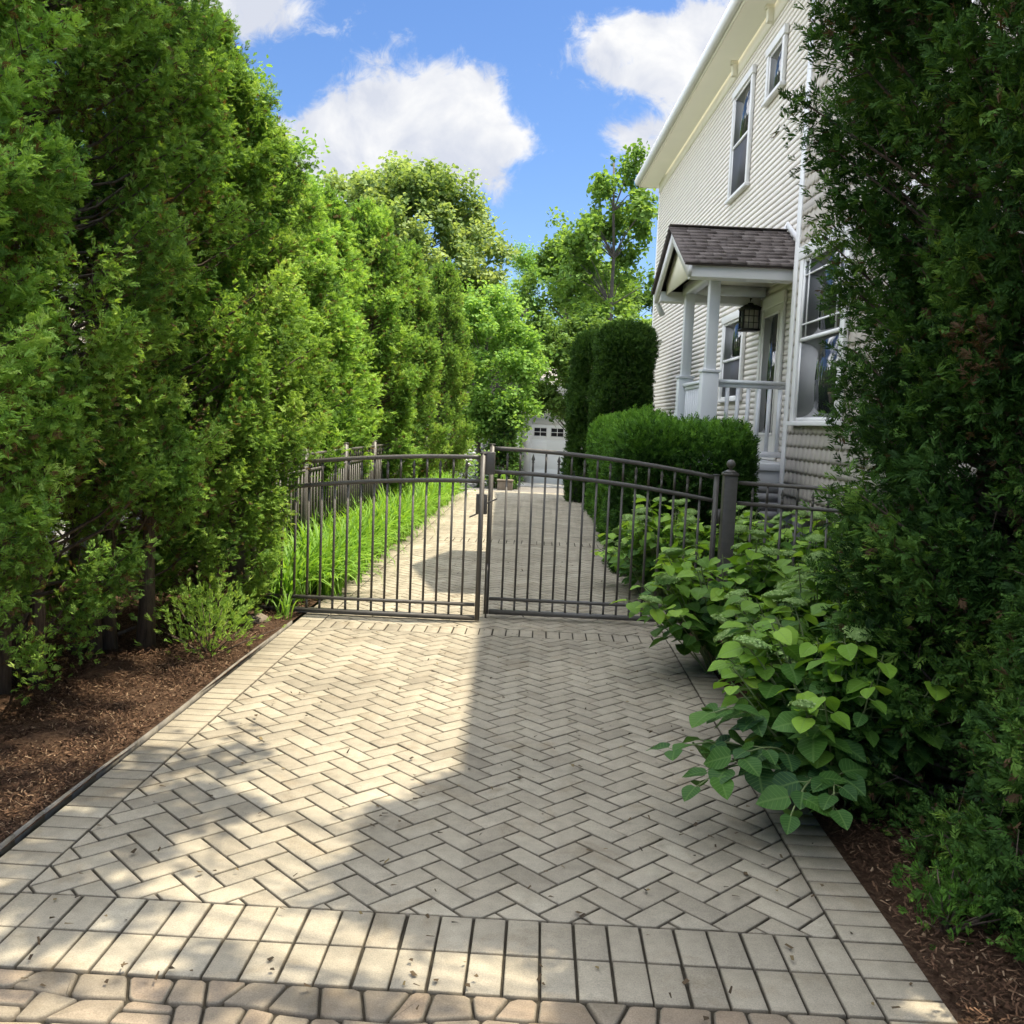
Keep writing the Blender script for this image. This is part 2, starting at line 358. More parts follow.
vs = scene.view_settings; vs.view_transform = 'Standard'; vs.look = 'None'; vs.exposure = 1.92; vs.gamma = 1; vs.use_curve_mapping = False

# ------------------------------------------------------------------ ground, drive, beds
XL, XR = -1.65, 1.03          # herringbone field
def sheet(name, x0, x1, ys, z, m, nx=2, amp=0, label=None):
    mb = MB(); xs = np.linspace(x0, x1, nx); ys = np.asarray(ys, float)
    X, Y = np.meshgrid(xs, ys); Z = gz(Y) + z
    if amp: Z = Z + amp*(np.sin(X*7.1+1.3*Y)*np.cos(Y*5.3-X)*.5 + rng.uniform(-.5, .5, X.shape)) * np.where((X > x0+.02) & (X < x1-.02), 1, .1)
    V = np.stack([X, Y, Z], -1).reshape(-1, 3); n = len(xs)
    F = np.array([(i*n+j, i*n+j+1, (i+1)*n+j+1, (i+1)*n+j) for i in range(len(ys)-1) for j in range(n-1)])
    mb.add(V, F); o = mb.build(name, m, smooth=bool(amp)); o['kind'] = 'structure'; return o
sheet('ground', -400, 400, [-60, 0, 10, 19, 20, 24, 28, 32, 34, 60, 120, 800], -.05, M['lawn'], 12)
sheet('mulch_bed', -4.4, -1.86, np.linspace(-.5, 8.2, 60), .012, M['mulch'], 22, .05)
sheet('mulch_bed', 1.222, 3.2, np.linspace(-.5, 19, 90), -.006, M['mulch'], 16, .05)
sheet('planting_bed', -3.4, -1.86, np.linspace(8.2, 22, 50), .005, M['mulch'], 12, .04)

def clip_poly(P, axis, val, keep_gt):
    out = []
    for i in range(len(P)):
        a, b = P[i], P[(i+1) % len(P)]
        ia = (a[axis] > val) == keep_gt; ib = (b[axis] > val) == keep_gt
        if ia: out.append(a)
        if ia != ib:
            t = (val-a[axis])/(b[axis]-a[axis]); out.append((a[0]+t*(b[0]-a[0]), a[1]+t*(b[1]-a[1])))
    return out
def inset(P, d):
    n = len(P); out = []
    A = sum(P[i][0]*P[(i+1) % n][1]-P[(i+1) % n][0]*P[i][1] for i in range(n))/2
    if A < 0: P = P[::-1]
    for i in range(n):
        p0, p1, p2 = P[i-1], P[i], P[(i+1) % n]
        e1 = (p1[0]-p0[0], p1[1]-p0[1]); e2 = (p2[0]-p1[0], p2[1]-p1[1])
        l1 = math.hypot(*e1); l2 = math.hypot(*e2)
        if l1 < 1e-6 or l2 < 1e-6: return None
        n1_ = (-e1[1]/l1, e1[0]/l1); n2_ = (-e2[1]/l2, e2[0]/l2)
        k = 1+n1_[0]*n2_[0]+n1_[1]*n2_[1]
        if k < .15: k = .15
        out.append((p1[0]+d*(n1_[0]+n2_[0])/k, p1[1]+d*(n1_[1]+n2_[1])/k))
    return out
def area(P): return abs(sum(P[i][0]*P[(i+1) % len(P)][1]-P[(i+1) % len(P)][0]*P[i][1] for i in range(len(P))))/2
def cleanp(P):
    Q = []
    for p in P:
        if not Q or math.hypot(p[0]-Q[-1][0], p[1]-Q[-1][1]) > .004: Q.append(p)
    if len(Q) > 2 and math.hypot(Q[0][0]-Q[-1][0], Q[0][1]-Q[-1][1]) < .004: Q.pop()
    return Q
def brick(mb, P, top=0.0, gap=.0044, ch=.0035, jit=.0012, depth=.02):
    P = cleanp(P)
    if len(P) < 3 or area(P) < .0006: return
    A = inset(P, gap); 
    if A is None or area(A) > area(P): return
    B = inset(A, ch)
    if B is None or area(B) > area(A) or area(B) < .0002: B = inset(A, .001)
    if B is None: return
    cx = sum(p[0] for p in A)/len(A); cy = sum(p[1] for p in A)/len(A)
    g = float(gz(cy)); h = top + random.gauss(0, jit*.6); tx = random.gauss(0, .003); ty = random.gauss(0, .003)
    zf = lambda p: g + h + tx*(p[0]-cx) + ty*(p[1]-cy)
    n = len(A)
    V = [(p[0], p[1], zf(p)-depth) for p in A] + [(p[0], p[1], zf(p)-ch*.8) for p in A] + [(p[0], p[1], zf(p)) for p in B]
    Fs = [tuple(range(2*n, 3*n))]
    for k in (0, 1):
        for i in range(n): Fs.append((k*n+i, k*n+(i+1) % n, (k+1)*n+(i+1) % n, (k+1)*n+i))
    bv = .25 + .75*min(1, max(0, random.gauss(.5, .2)))
    mb.add(V, Fs, [0.]*n + [.16]*n + [bv]*n)
drive = MB()
def herring(x0, x1, y0, y1, w=.1):
    s = math.sqrt(.5); N = int((y1-y0+x1-x0)/w)+20
    c0 = (x0, y0)
    def T(u, v): return (x0 + .93 + w*s*(u-v), y0 - .031 + w*s*(u+v))
    imax = int((y1-y0)/(w*s*2))+4
    for m in range(-12, 13):
        for i in range(-14, imax+14):
            ox = i + 2*m; oy = i - 2*m
            for (a, b, c, d) in ((0,0,2,1), (2,-1,3,1)):
                P = [T(ox+a, oy+b), T(ox+c, oy+b), T(ox+c, oy+d), T(ox+a, oy+d)]
                if max(p[0] for p in P) < x0 or min(p[0] for p in P) > x1 or max(p[1] for p in P) < y0 or min(p[1] for p in P) > y1: continue
                for ax, vl, kg in ((0, x0, True), (0, x1, False), (1, y0, True), (1, y1, False)):
                    P = clip_poly(P, ax, vl, kg)
                    if len(P) < 3: break
                if len(P) >= 3: brick(drive, P)
def rect(x0, x1, y0, y1): return [(x0,y0),(x1,y0),(x1,y1),(x0,y1)]
def soldier_x(x0, x1, y0, y1, n):
    e = (x1-x0)/n
    for i in range(n):
        j = random.gauss(0, .0012); brick(drive, rect(x0+i*e+j, x0+(i+1)*e+j, y0, y1))
def soldier_y(x0, x1, y0, y1):
    n = int(round((y1-y0)/.1)); e = (y1-y0)/n
    for i in range(n): brick(drive, rect(x0, x1, y0+i*e, y0+(i+1)*e))
herring(XL, XR, 2.915, 6.99); soldier_x(XL-.2, XR+.2, 6.99, 7.22, 30)
herring(XL, XR, 7.22, 12.5); soldier_x(XL, XR, 12.5, 12.7, 26); soldier_x(XL, XR, 12.7, 12.9, 26)
herring(XL, XR, 12.9, 24.5)
soldier_y(XL-.2, XL, 2.3, 6.99); soldier_y(XR, XR+.2, 1.9, 6.99)
soldier_y(XL-.2, XL, 7.22, 24.5); soldier_y(XR, XR+.2, 7.22, 24.5)
soldier_x(XL, XR, 2.71, 2.915, 25); soldier_x(XL, XR, 2.505, 2.71, 25)
o = drive.build('driveway', M['paver']); o['kind'] = 'structure'
# tumbled cobbles of the walk in front
cob = MB()
yb = 2.505
rows = []
y = 2.5
while y > 1.2:
    h = random.uniform(.08, .105)
    if random.random() < .5:
        h = random.choice([.085, .1, .115])
    rows.append((y-h, y)); y -= h
def wob(r_, x): return .012*math.sin(x*9+r_*2.1)+.008*math.sin(x*21+r_*4.7)-.035*math.exp(-((x+.5)/.5)**2)*(r_ > 0)
for ri, (ya, ybb) in enumerate(rows):
    x = -1.98+.07*(ri % 2); sk = 0.
    while x < 1.02:
        wd = random.choice([.08, .10, .12, .15]) if x > -1.5 else .2
        x2 = min(x+wd, 1.03); sk2 = random.gauss(0, .014)
        ta = lambda q: ya+wob(ri+1, q)
        tb = (lambda q: 2.5) if ri == 0 else (lambda q: ybb+wob(ri, q))
        P = [(x-sk, ta(x-sk)), (x2-sk2, ta(x2-sk2)), (x2+sk2, tb(x2+sk2)), (x+sk, tb(x+sk))]
        polys = [P]
        if random.random() < .25 and wd > .12:      # a stone split by a slanting joint
            t = random.uniform(.38, .62); u_ = t+random.uniform(-.12, .12)
            m0 = (P[0][0]*(1-t)+P[3][0]*t, P[0][1]*(1-t)+P[3][1]*t); m1 = (P[1][0]*(1-u_)+P[2][0]*u_, P[1][1]*(1-u_)+P[2][1]*u_)
            polys = [[P[0], P[1], m1, m0], [m0, m1, P[2], P[3]]]
        for P in polys:
            Q = []
            for i in range(4):
                p, a, b = P[i], P[i-1], P[(i+1) % 4]
                for q in (a, b):
                    L = math.hypot(q[0]-p[0], q[1]-p[1]); t = min(.3, random.uniform(.006, .018)/max(L, .01)); Q.append((p[0]+t*(q[0]-p[0]), p[1]+t*(q[1]-p[1])))
            brick(cob, Q, .001, .004, .006, .002, .03)
        x = x2; sk = sk2
o = cob.build('front_walk', M['cobble'], smooth=False); o['kind'] = 'structure'
sheet('joint_sand', XL-.2, XR+.2, [1.2, 8, 20, 24.5], -.0135, M['joint'], 3)
sheet('alley', -30, 30, [24.5, 27.5, 29.5], .004, M['asphalt'], 3)
sheet('garage_apron', -3.2, 4.2, [29.5, 31, 34], .008, M['concrete'], 3)

# bed edging on the left
root = thing('bed_edging', 'thin weathered edging strip between the mulch and the left paver border', 'edging', (-1.87, 5, 0))
mb = MB()
ys = np.linspace(2.2, 7.1, 24); xs = -1.868 + .006*np.sin(ys*3)
for i in range(len(ys)-1): mb.beam((xs[i], ys[i], -.008+.02*max(0, (4.2-ys[i])/2)), (xs[i+1], ys[i+1]+.001, -.008+.02*max(0, (4.2-ys[i+1])/2)), .010, .05)
mb.build('strip', M['edging'], root, (-1.87, 5, 0))

# chips and litter
def chips(name, n, x0, x1, y0, y1, z, m, ln=(.015,.055), wd=(.004,.011), edge=None):
    mb = MB(); T = (np.array([(-.5,-.5,0),(.5,-.3,.1),(.55,.4,.05),(-.45,.5,.12)]), np.array([(0,1,2,3)]))
    loc = np.c_[rng.uniform(x0, x1, n), y0 + (y1-y0)*rng.uniform(0, 1, n)**1.5, np.zeros(n)]
    loc[:, 2] = gz(loc[:, 1]) + z + rng.uniform(0, .02, n)
    a = rng.uniform(0, 2*np.pi, n); t = rng.normal(0, .35, n); ca, sa, ct, st_ = np.cos(a), np.sin(a), np.cos(t), np.sin(t)
    Rm = np.zeros((n,3,3)); Rm[:,0,0]=ca*ct; Rm[:,1,0]=sa*ct; Rm[:,2,0]=st_; Rm[:,0,1]=-sa; Rm[:,1,1]=ca; Rm[:,0,2]=-ca*st_; Rm[:,1,2]=-sa*st_; Rm[:,2,2]=ct
    sc = np.c_[rng.uniform(*ln, n), rng.uniform(*wd, n), np.full(n, .02)]
    mb.inst(T, loc, Rm, sc, rng.uniform(0, 1, n)); o = mb.build(name, m); return o
tag(chips('mulch_chips', 48000, -3.4, -1.88, 2.6, 7.8, .02, M['chip'], (.008,.034), (.003,.008)), 'loose reddish brown bark chips covering the left bed', 'mulch', kind='stuff')
tag(chips('mulch_chips', 22000, 1.24, 2.6, 2.3, 7.2, .015, M['chip'], (.008,.034), (.003,.008)), 'loose dark bark chips under the right hand shrubs', 'mulch', kind='stuff')
lt = chips('leaf_litter', 420, XL, XR+.15, 2.4, 12, .004, M['litter'], (.008,.03), (.005,.018)); tag(lt, 'scattered dead leaf scraps lying on the pavers', 'litter', kind='stuff')

# ------------------------------------------------------------------ foliage templates
def frames(y, hint):
    y = y/np.linalg.norm(y, axis=1)[:, None]; x = np.cross(y, hint); x /= np.linalg.norm(x, axis=1)[:, None]+1e-9; z = np.cross(x, y)
    return np.stack([x, y, z], -1)
def spray_template(seed, nside=5, sub=True, L=1.0, wid=.036):
    g = np.random.default_rng(seed); V = []; F = []
    def blade(p, d, l, w):
        p = np.array(p); d = np.array(d, float); d[2] += g.normal(0, .22); d /= np.linalg.norm(d); s = np.cross(d, [0,0,1.]); s /= np.linalg.norm(s); b = len(V)
        tw = g.normal(0, .65); s = s*math.cos(tw) + np.cross(d, s)*math.sin(tw)
        zc = g.normal(0, .03)
        for q in (p, p+d*l*.45+s*w+[0,0,zc], p+d*l, p+d*l*.45-s*w+[0,0,zc]): V.append(q)
        F.append((b, b+1, b+2, b+3))
    blade((0,0,0), (g.normal(0,.05),1,0), L, wid*.8)
    for i in range(nside):
        for sd in (-1, 1):
            y = L*(.12+.78*(i+.5*(sd > 0))/nside); l = L*(.52-.42*(y/L))*g.uniform(.8, 1.2)+.08
            a = R(g.uniform(30, 52)); d = (sd*math.sin(a), math.cos(a), 0)
            blade((0, y, 0), d, l, wid)
            if sub:
                for s2 in ((-1, 1) if i < 2 else (1,)):
                    a2 = a + s2*R(38); q = (d[0]*l*.4, y+d[1]*l*.4, 0); blade(q, (sd*math.sin(a2), math.cos(a2), 0), l*.5, wid*.9)
    V = np.array(V, float); V[:, 2] -= .22*V[:, 1]**2 + .25*V[:, 0]**2
    return V, np.array(F)
SPR = [spray_template(s, 5) for s in (1, 2, 3)]
SPR_L = [spray_template(s, 4, False, wid=.075) for s in (4, 5)]
SPR_F = [spray_template(s, 5, False, wid=.062) for s in (6, 7, 8)]

def arborvitae(seed, H, prof, nb, ns, zmin=.25, low_sparse=None, clump=.10, size=.115, dead=.06, deadpatch=None, split=2, lean=0):
    """crown, branches, trunk meshbuilders at the origin"""
    g = np.random.default_rng(seed); cw = MB(); br = MB(); tr = MB()
    stems = [np.clip([g.normal(0, .16), g.normal(0, .16)], -.24, .24)*(.2 if split == 1 else 1) for _ in range(split)]
    for k, s in enumerate(stems):
        zz = np.linspace(-.05, H*(.72 if k == 0 else .55), 7)
        pts = np.c_[s[0]*(1+zz*.06)+g.normal(0, .02, 7), s[1]*(1+zz*.06)+g.normal(0, .02, 7), zz]
        tr.tube(pts, np.linspace(.052 if k == 0 else .04, .010, 7)*np.r_[1.35, np.ones(6)], 9)
    ph = g.uniform(0, 6.28, 6)
    allp = {0: [], 1: [], 2: []}
    for b in range(nb):
        t = g.uniform(0, 1)**.85; z = zmin + (H-zmin)*t
        if low_sparse and z < low_sparse and g.uniform() > (z/low_sparse)**1.6*.75+.04: continue
        fi = g.uniform(0, 2*np.pi)
        lump = 1 + .10*math.sin(3*fi+ph[0]+z*1.3) + .09*math.sin(5*fi+ph[1]-z*2.3) + .06*math.sin(z*4.1+ph[2]+fi)
        r = prof(z)*lump*g.uniform(.72, 1.04)
        out = np.array([math.cos(fi), math.sin(fi), 0]); tip = out*r + np.array([lean*z, 0, z])
        dr = out*.62 + np.array([0, 0, .78]) + g.normal(0, .12, 3)
        if t > .93: dr = out*.25 + np.array([0, 0, 1.])
        dr /= np.linalg.norm(dr)
        z0 = max(.1, z - r*g.uniform(.35, .8)); base = np.array([lean*z0, 0, z0]) + out*.03
        mid = base*.45 + tip*.55 - np.array([0, 0, .10*r])
        br.tube([base, mid, tip], [.013, .008, .003], 4, cap=False)
        for q in range(3):   # side twigs
            p0 = mid*(1-q*.3)+tip*q*.3; e = p0+dr*.06+g.normal(0, .07, 3); br.tube([p0, e], [.004, .0015], 3, cap=False)
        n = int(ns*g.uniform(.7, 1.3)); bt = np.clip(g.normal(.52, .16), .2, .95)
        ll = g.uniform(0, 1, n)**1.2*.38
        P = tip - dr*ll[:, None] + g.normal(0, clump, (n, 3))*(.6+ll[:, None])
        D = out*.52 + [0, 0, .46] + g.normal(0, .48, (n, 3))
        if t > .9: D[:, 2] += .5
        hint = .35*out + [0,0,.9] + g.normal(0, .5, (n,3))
        v = np.clip(bt + g.normal(0, .14, n) + .22*(.2-ll), .16, 1.)  # inner sprays tinted darker, shading by depth put into the colour
        isdead = g.uniform(0, 1, n) < dead*(1+3*(ll > .28))
        if deadpatch is not None:
            for (dx, dy, dz, rr) in deadpatch:
                isdead |= np.linalg.norm(P-[dx,dy,dz], axis=1) < rr*g.uniform(.6, 1.2, n)
        v[isdead] = g.uniform(0, .1, isdead.sum())
        sc = size*g.uniform(.65, 1.3, n)*np.where(isdead, .8, 1)
        k = g.integers(0, 3, n)
        for kk in range(3):
            m_ = k == kk
            if m_.any(): allp[kk].append((P[m_], D[m_], hint[m_], sc[m_], v[m_]))
    for kk, L in allp.items():
        if not L: continue
        P, D, h, sc, v = [np.concatenate(x) for x in zip(*L)]
        cw.inst(SPR_F[kk], P, frames(D, h), sc, v)
    return cw, br, tr
def plant_arbor(label, loc, parts, m, group, rz=0, name='arborvitae'):
    root = thing(name, label, 'tree', loc, rz, group); cw, br, tr = parts
    cw.build('crown', m, root); br.build('branches', M['bark'], root); tr.build('trunk', M['bark'], root, smooth=True)
    return root
def prof_left(Rm, H):
    def p(z):
        t = z/H
        return Rm*(.62+.38*min(1, t/.3)) * math.sqrt(max(0.015, 1-max(0, (t-.34)/.665)**1.75))
    return p
GL = 'arborvitae trees in the row along the left side'
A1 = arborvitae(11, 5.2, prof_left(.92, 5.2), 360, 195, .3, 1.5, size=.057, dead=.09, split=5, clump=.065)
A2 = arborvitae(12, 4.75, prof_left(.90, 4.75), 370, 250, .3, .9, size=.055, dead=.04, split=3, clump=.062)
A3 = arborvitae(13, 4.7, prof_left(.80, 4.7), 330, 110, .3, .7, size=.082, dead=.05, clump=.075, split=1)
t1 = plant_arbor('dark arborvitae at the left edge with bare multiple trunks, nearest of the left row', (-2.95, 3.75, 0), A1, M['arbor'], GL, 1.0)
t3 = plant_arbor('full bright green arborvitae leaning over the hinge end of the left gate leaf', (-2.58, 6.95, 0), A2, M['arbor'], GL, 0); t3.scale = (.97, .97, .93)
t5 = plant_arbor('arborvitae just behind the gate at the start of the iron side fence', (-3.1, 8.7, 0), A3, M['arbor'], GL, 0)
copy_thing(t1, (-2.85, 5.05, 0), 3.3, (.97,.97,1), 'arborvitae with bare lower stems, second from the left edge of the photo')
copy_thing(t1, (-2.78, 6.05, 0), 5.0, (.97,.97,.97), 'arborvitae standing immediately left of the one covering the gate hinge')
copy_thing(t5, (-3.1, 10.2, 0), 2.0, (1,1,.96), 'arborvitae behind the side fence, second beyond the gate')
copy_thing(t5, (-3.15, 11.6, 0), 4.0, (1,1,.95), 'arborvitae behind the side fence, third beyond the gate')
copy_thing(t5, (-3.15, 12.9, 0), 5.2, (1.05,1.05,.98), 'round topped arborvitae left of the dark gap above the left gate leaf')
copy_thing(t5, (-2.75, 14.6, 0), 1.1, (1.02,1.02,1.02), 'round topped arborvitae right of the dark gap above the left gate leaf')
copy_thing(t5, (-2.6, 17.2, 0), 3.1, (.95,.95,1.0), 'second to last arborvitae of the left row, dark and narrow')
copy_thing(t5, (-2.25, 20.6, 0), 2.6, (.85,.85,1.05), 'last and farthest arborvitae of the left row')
# right-hand tree
def prof_right(z):
    return np.interp(z, [0, .3, .9, 1.4, 1.8, 2.1, 2.6, 3.2, 4.2, 5.0, 5.7, 6.0], [.70, .86, .92, .90, .80, .84, 1.06, 1.18, 1.10, .84, .45, .08])
AR = arborvitae(21, 6.0, prof_right, 880, 165, .08, .3, clump=.07, size=.062, dead=.03, deadpatch=((-.72,-.5,1.95,.13),(-.4,-.75,.95,.2),(-.42,-.75,.7,.18)), split=3)
GR = 'arborvitae trees on the right side'
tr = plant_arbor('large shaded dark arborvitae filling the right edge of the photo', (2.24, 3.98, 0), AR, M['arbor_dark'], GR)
copy_thing(tr, (2.75, 1.65, 0), 2.4, (.95,.95,.93), 'arborvitae out of view to the right, added to shade the nearest pavers')  # unseen tree placed for its shade on the paving

AS = arborvitae(22, 1.35, lambda z: .52*(1-(z/1.5)**2)+.04, 150, 110, .05, None, clump=.07, size=.06, dead=.05, split=2)
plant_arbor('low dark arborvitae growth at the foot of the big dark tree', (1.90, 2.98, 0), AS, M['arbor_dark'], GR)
# small sprigs
def sprig(loc, seed, n, rad, h, m, label, size=.09):
    g = np.random.default_rng(seed); mb = MB(); st = MB(); root = thing('arborvitae_sprig', label, 'shrub', loc)
    P = g.normal(0, 1, (n, 3))*[rad*.5, rad*.5, h*.25] + [0, 0, h*.55]; P[:, 2] = np.abs(P[:, 2])
    D = P*[1.5,1.5,.3] + [0,0,.25] + g.normal(0, .12, (n,3))
    mb.inst(SPR_F[0], P, frames(D, g.normal(0, 1, (n,3))), size*g.uniform(.7, 1.3, n), np.clip(g.normal(.7, .15, n), .16, 1))
    for k in range(14): st.tube([(0,0,-.02), P[k]*.5, P[k]], [.006,.004,.002], 4)
    mb.build('foliage', m, root); st.build('stems', M['bark'], root)
sprig((-2.12, 6.0, 0), 3, 420, .28, .45, M['arbor'], 'bright low arborvitae shoot in the mulch under the left row', .06)
sprig((1.40, 3.0, 0), 4, 190, .15, .22, M['hedge'], 'small bright green sprig in the mulch below the big dark tree', .045)

# weeds by the left post
def straps(mb, g, c, n, L, w, spread, tilt=(.15, .9), segs=6):
    for i in range(n):
        a = g.uniform(0, 2*np.pi); l = L*g.uniform(.7, 1.15); th = g.uniform(*tilt); p = np.array([c[0]+g.normal(0, spread), c[1]+g.normal(0, spread), c[2]])
        d = np.array([math.cos(a), math.sin(a), 0]); s = np.array([-d[1], d[0], 0]); ww = w*g.uniform(.8, 1.2)
        ang = th*.35; V = []; step = l/segs; tw = g.normal(0, .3)
        for k in range(segs+1):
            f_ = k/segs; hw = ww*(1-f_**3)*.5*(.75+.5*min(1, f_*3)) + .0006
            nrm = -d*math.sin(ang)*0 + np.array([0,0,1])*.35
            V += [p - s*hw + nrm*hw, p, p + s*hw + nrm*hw]
            p = p + step*(d*math.sin(ang) + np.array([0,0,1])*math.cos(ang)); ang += th*(.18+.5*f_)
        F = [(3*k+j, 3*k+j+1, 3*k+j+4, 3*k+j+3) for k in range(segs) for j in (0, 1)]
        mb.add(V, F, np.clip(g.normal(.55, .2), 0, 1))
g = np.random.default_rng(5); mb = MB()
for k in range(150):
    y = 7.75 + 12.5*(k/150.)**1.15 + g.normal(0, .1); x = g.uniform(-2.32, -1.83) - (.15 if y < 8 else 0)
    straps(mb, g, (x, y, float(gz(y))), 34, .64, .021, .05, (.3, 1.45))
tag(mb.build('daylily_bed', M['lily'], smooth=True), 'long mass of bright strap leaved daylilies along the iron side fence', 'plants', kind='stuff')
for c, n, lab in (((-2.28, 7.1, 0), 26, 'grassy weed tuft beside the dark left gate post'), ((-1.95, 7.22, 0), 22, 'small grassy weed at the foot of the left gate leaf')):
    root = thing('weed_tuft', lab, 'weed', c); mb = MB(); straps(mb, g, (0,0,0), n, .26, .009, .03); mb.build('leaves', M['lily'], root, smooth=True)
# rock
mb = MB(); g = np.random.default_rng(9); prf = [(.001,.10),(.05,.095),(.09,.07),(.105,.03),(.10,-.02),(.001,-.03)]
mb.lathe((0,0,0), prf, 14); V = mb.v[0]; a = np.arctan2(V[:,1], V[:,0]); V *= (1+.14*np.sin(2*a+1)+.08*np.sin(5*a))[:,None]*[1.2,.9,1]; V += g.normal(0,.004,V.shape)
o = mb.build('rock', M['rock'], smooth=True); o.scale = (.8, .8, .7); o.location = (-2.12, 6.98, .0); tag(o, 'rounded tan stone lying in the mulch near the left gate leaf', 'rock')

# ------------------------------------------------------------------ hydrangeas
def hyd_leaf():
    nl, nw = 7, 4; V = []; UV = []
    for i in range(nl+1):
        t = i/nl; w = .46*math.sin(math.pi*min(1, (t*.92+.08))**.78)**.75 * (1 if t < .6 else 1-.2*(t-.6)/.4)
        if i == nl: w = .004
        for j in range(nw+1):
            s = (j/nw-.5)*2; x = w*s; z = .16*abs(s)*w - .20*t*t + .02*math.sin(t*11+abs(s)*2)*abs(s)
            V.append((x, t, z)); UV.append((s*w, t))
    F = [(i*(nw+1)+j, i*(nw+1)+j+1, (i+1)*(nw+1)+j+1, (i+1)*(nw+1)+j) for i in range(nl) for j in range(nw)]
    return (np.array(V), np.array(F)), np.array(UV)
HL, HLUV = hyd_leaf()
def flower_mesh():
    g = np.random.default_rng(2); mb = MB(); n = 420
    fi = g.uniform(0, 2*np.pi, n); rr = np.sqrt(g.uniform(0, 1, n)); z = .42*np.sqrt(np.maximum(0, 1-rr**2))
    P = np.c_[rr*np.cos(fi), rr*np.sin(fi), z + g.normal(0, .03, n)]
    D = np.c_[np.cos(fi+1.5)+g.normal(0,.5,n), np.sin(fi+1.5)+g.normal(0,.5,n), g.normal(0, .3, n)]
    hint = P*[1,1,.4]+[0,0,.6]
    T = (np.array([(-.5,0,0),(0,-.5,.06),(.5,0,0),(0,.5,.06)]), np.array([(0,1,2,3)]))
    mb.inst(T, P, frames(D, hint), g.uniform(.10, .2, n), g.uniform(0, 1, n))
    mb.lathe((0,0,-.1), [(.02,-.1),(.5,.05),(.88,.14),(.8,.30),(.5,.44),(.02,.52)], 12, .35)
    return mb
flower_obj = [None]
hyd_group = 'hydrangea bushes along the right side'
def hydrangea(label, loc, seed, nst, rad, H, leafL=.135, nfl=12, dirbias=(0,0), extra=(), bright=0., stems_lo=.5):
    g = np.random.default_rng(seed); root = thing('hydrangea', label, 'shrub', loc, 0, hyd_group); lf = MB(); st = MB(); heads = []
    P_, D_, H_, S_, V_ = [], [], [], [], []
    def leaf(p, d, s, v, hint):
        P_.append(p); D_.append(d); S_.append(s); V_.append(v); H_.append(hint)
    specs = []
    for k in range(nst):
        a = g.uniform(0, 2*np.pi); q = math.sqrt(g.uniform(0, 1))
        tip = np.array([rad*q*math.cos(a)+dirbias[0]*q, rad*q*math.sin(a)+dirbias[1]*q, H*g.uniform(.72, 1.05)*(1-.42*q*q)]); specs.append((tip, True, 1))
    for e in extra: specs.append((np.array(e), False, 1.))
    for k, (tip, fl, s0) in enumerate(specs):
        b = np.array([tip[0]*.22+g.normal(0, .03), tip[1]*.22+g.normal(0, .03), 0]); mid = b*.55+tip*.45; mid[2] = tip[2]*.62
        if not fl: mid[2] = max(.42, tip[2]+.12)
        ts = np.linspace(0, 1, 9); C = np.outer((1-ts)**2, b)+np.outer(2*ts*(1-ts), mid)+np.outer(ts**2, tip)
        st.tube(C, np.linspace(.0055, .003, 9), 5, cap=False)
        ang = g.uniform(0, 6.28); t0 = stems_lo*g.uniform(.5, 1) if fl else .35
        nn = 6 if fl else 7
        for i in range(nn):
            t = t0 + (1-t0)*(i/(nn-.6)); p = (1-t)**2*b+2*t*(1-t)*mid+t*t*tip; ang += 1.57+g.normal(0, .2)
            for sd in (0, math.pi):
                aa = ang+sd+g.normal(0, .2); d = np.array([math.cos(aa), math.sin(aa), g.normal(.05, .2)])
                outv = np.array([p[0], p[1], 0])*.6; d = d + outv
                pl = .03+.035*(1-t); p2 = p + d/np.linalg.norm(d)*pl
                st.tube([p, p2], [.0022, .0016], 3, cap=False)
                sz = leafL*g.uniform(.6, 1.15)*(1.15-.3*t)
                v = np.clip(.20+.62*t**2.5+bright*t+g.normal(0, .12), 0, 1) if fl else np.clip(.10+.16*t+g.normal(0, .1), 0, .5)  # leaf tint by height: low leaves painted shaded, tops painted lit
                leaf(p2, d - np.array([0,0,.28]), sz, v, np.array([0,0,1.])+g.normal(0, .22, 3)+outv*.5)
        if fl and len(heads) < nfl: heads.append((tip, g.uniform(.055, .095)))
    P, D, Hh, S, V = map(np.array, (P_, D_, H_, S_, V_))
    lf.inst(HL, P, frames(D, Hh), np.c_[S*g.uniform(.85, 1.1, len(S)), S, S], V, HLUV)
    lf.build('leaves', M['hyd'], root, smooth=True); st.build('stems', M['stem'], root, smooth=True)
    for tip, r_ in heads:
        if flower_obj[0] is None: o = flower_obj[0] = flower_mesh().build('flower_head', M['flower'], root)
        else:
            o = flower_obj[0].copy(); COL.objects.link(o); o.parent = root
        o.location = tip + np.array([0,0,.02]); o.scale = (r_, r_, r_*.95); o.rotation_euler = (g.normal(0, .2), g.normal(0, .2), g.uniform(0, 6))
    return root
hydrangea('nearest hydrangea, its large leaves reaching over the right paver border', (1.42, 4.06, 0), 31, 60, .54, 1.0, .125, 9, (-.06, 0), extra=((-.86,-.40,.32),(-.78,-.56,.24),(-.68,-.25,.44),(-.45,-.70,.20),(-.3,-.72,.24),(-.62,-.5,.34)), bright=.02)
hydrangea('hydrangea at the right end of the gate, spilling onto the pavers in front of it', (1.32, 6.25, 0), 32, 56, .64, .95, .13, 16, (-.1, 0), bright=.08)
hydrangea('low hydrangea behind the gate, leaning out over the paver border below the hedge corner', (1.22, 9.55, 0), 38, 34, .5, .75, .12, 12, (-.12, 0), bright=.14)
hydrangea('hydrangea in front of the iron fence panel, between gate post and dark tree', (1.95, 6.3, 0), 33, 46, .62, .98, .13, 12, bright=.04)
hydrangea('hydrangea between the nearest one and the gate post, dark leaved', (1.62, 5.25, 0), 36, 54, .6, .92, .125, 12)
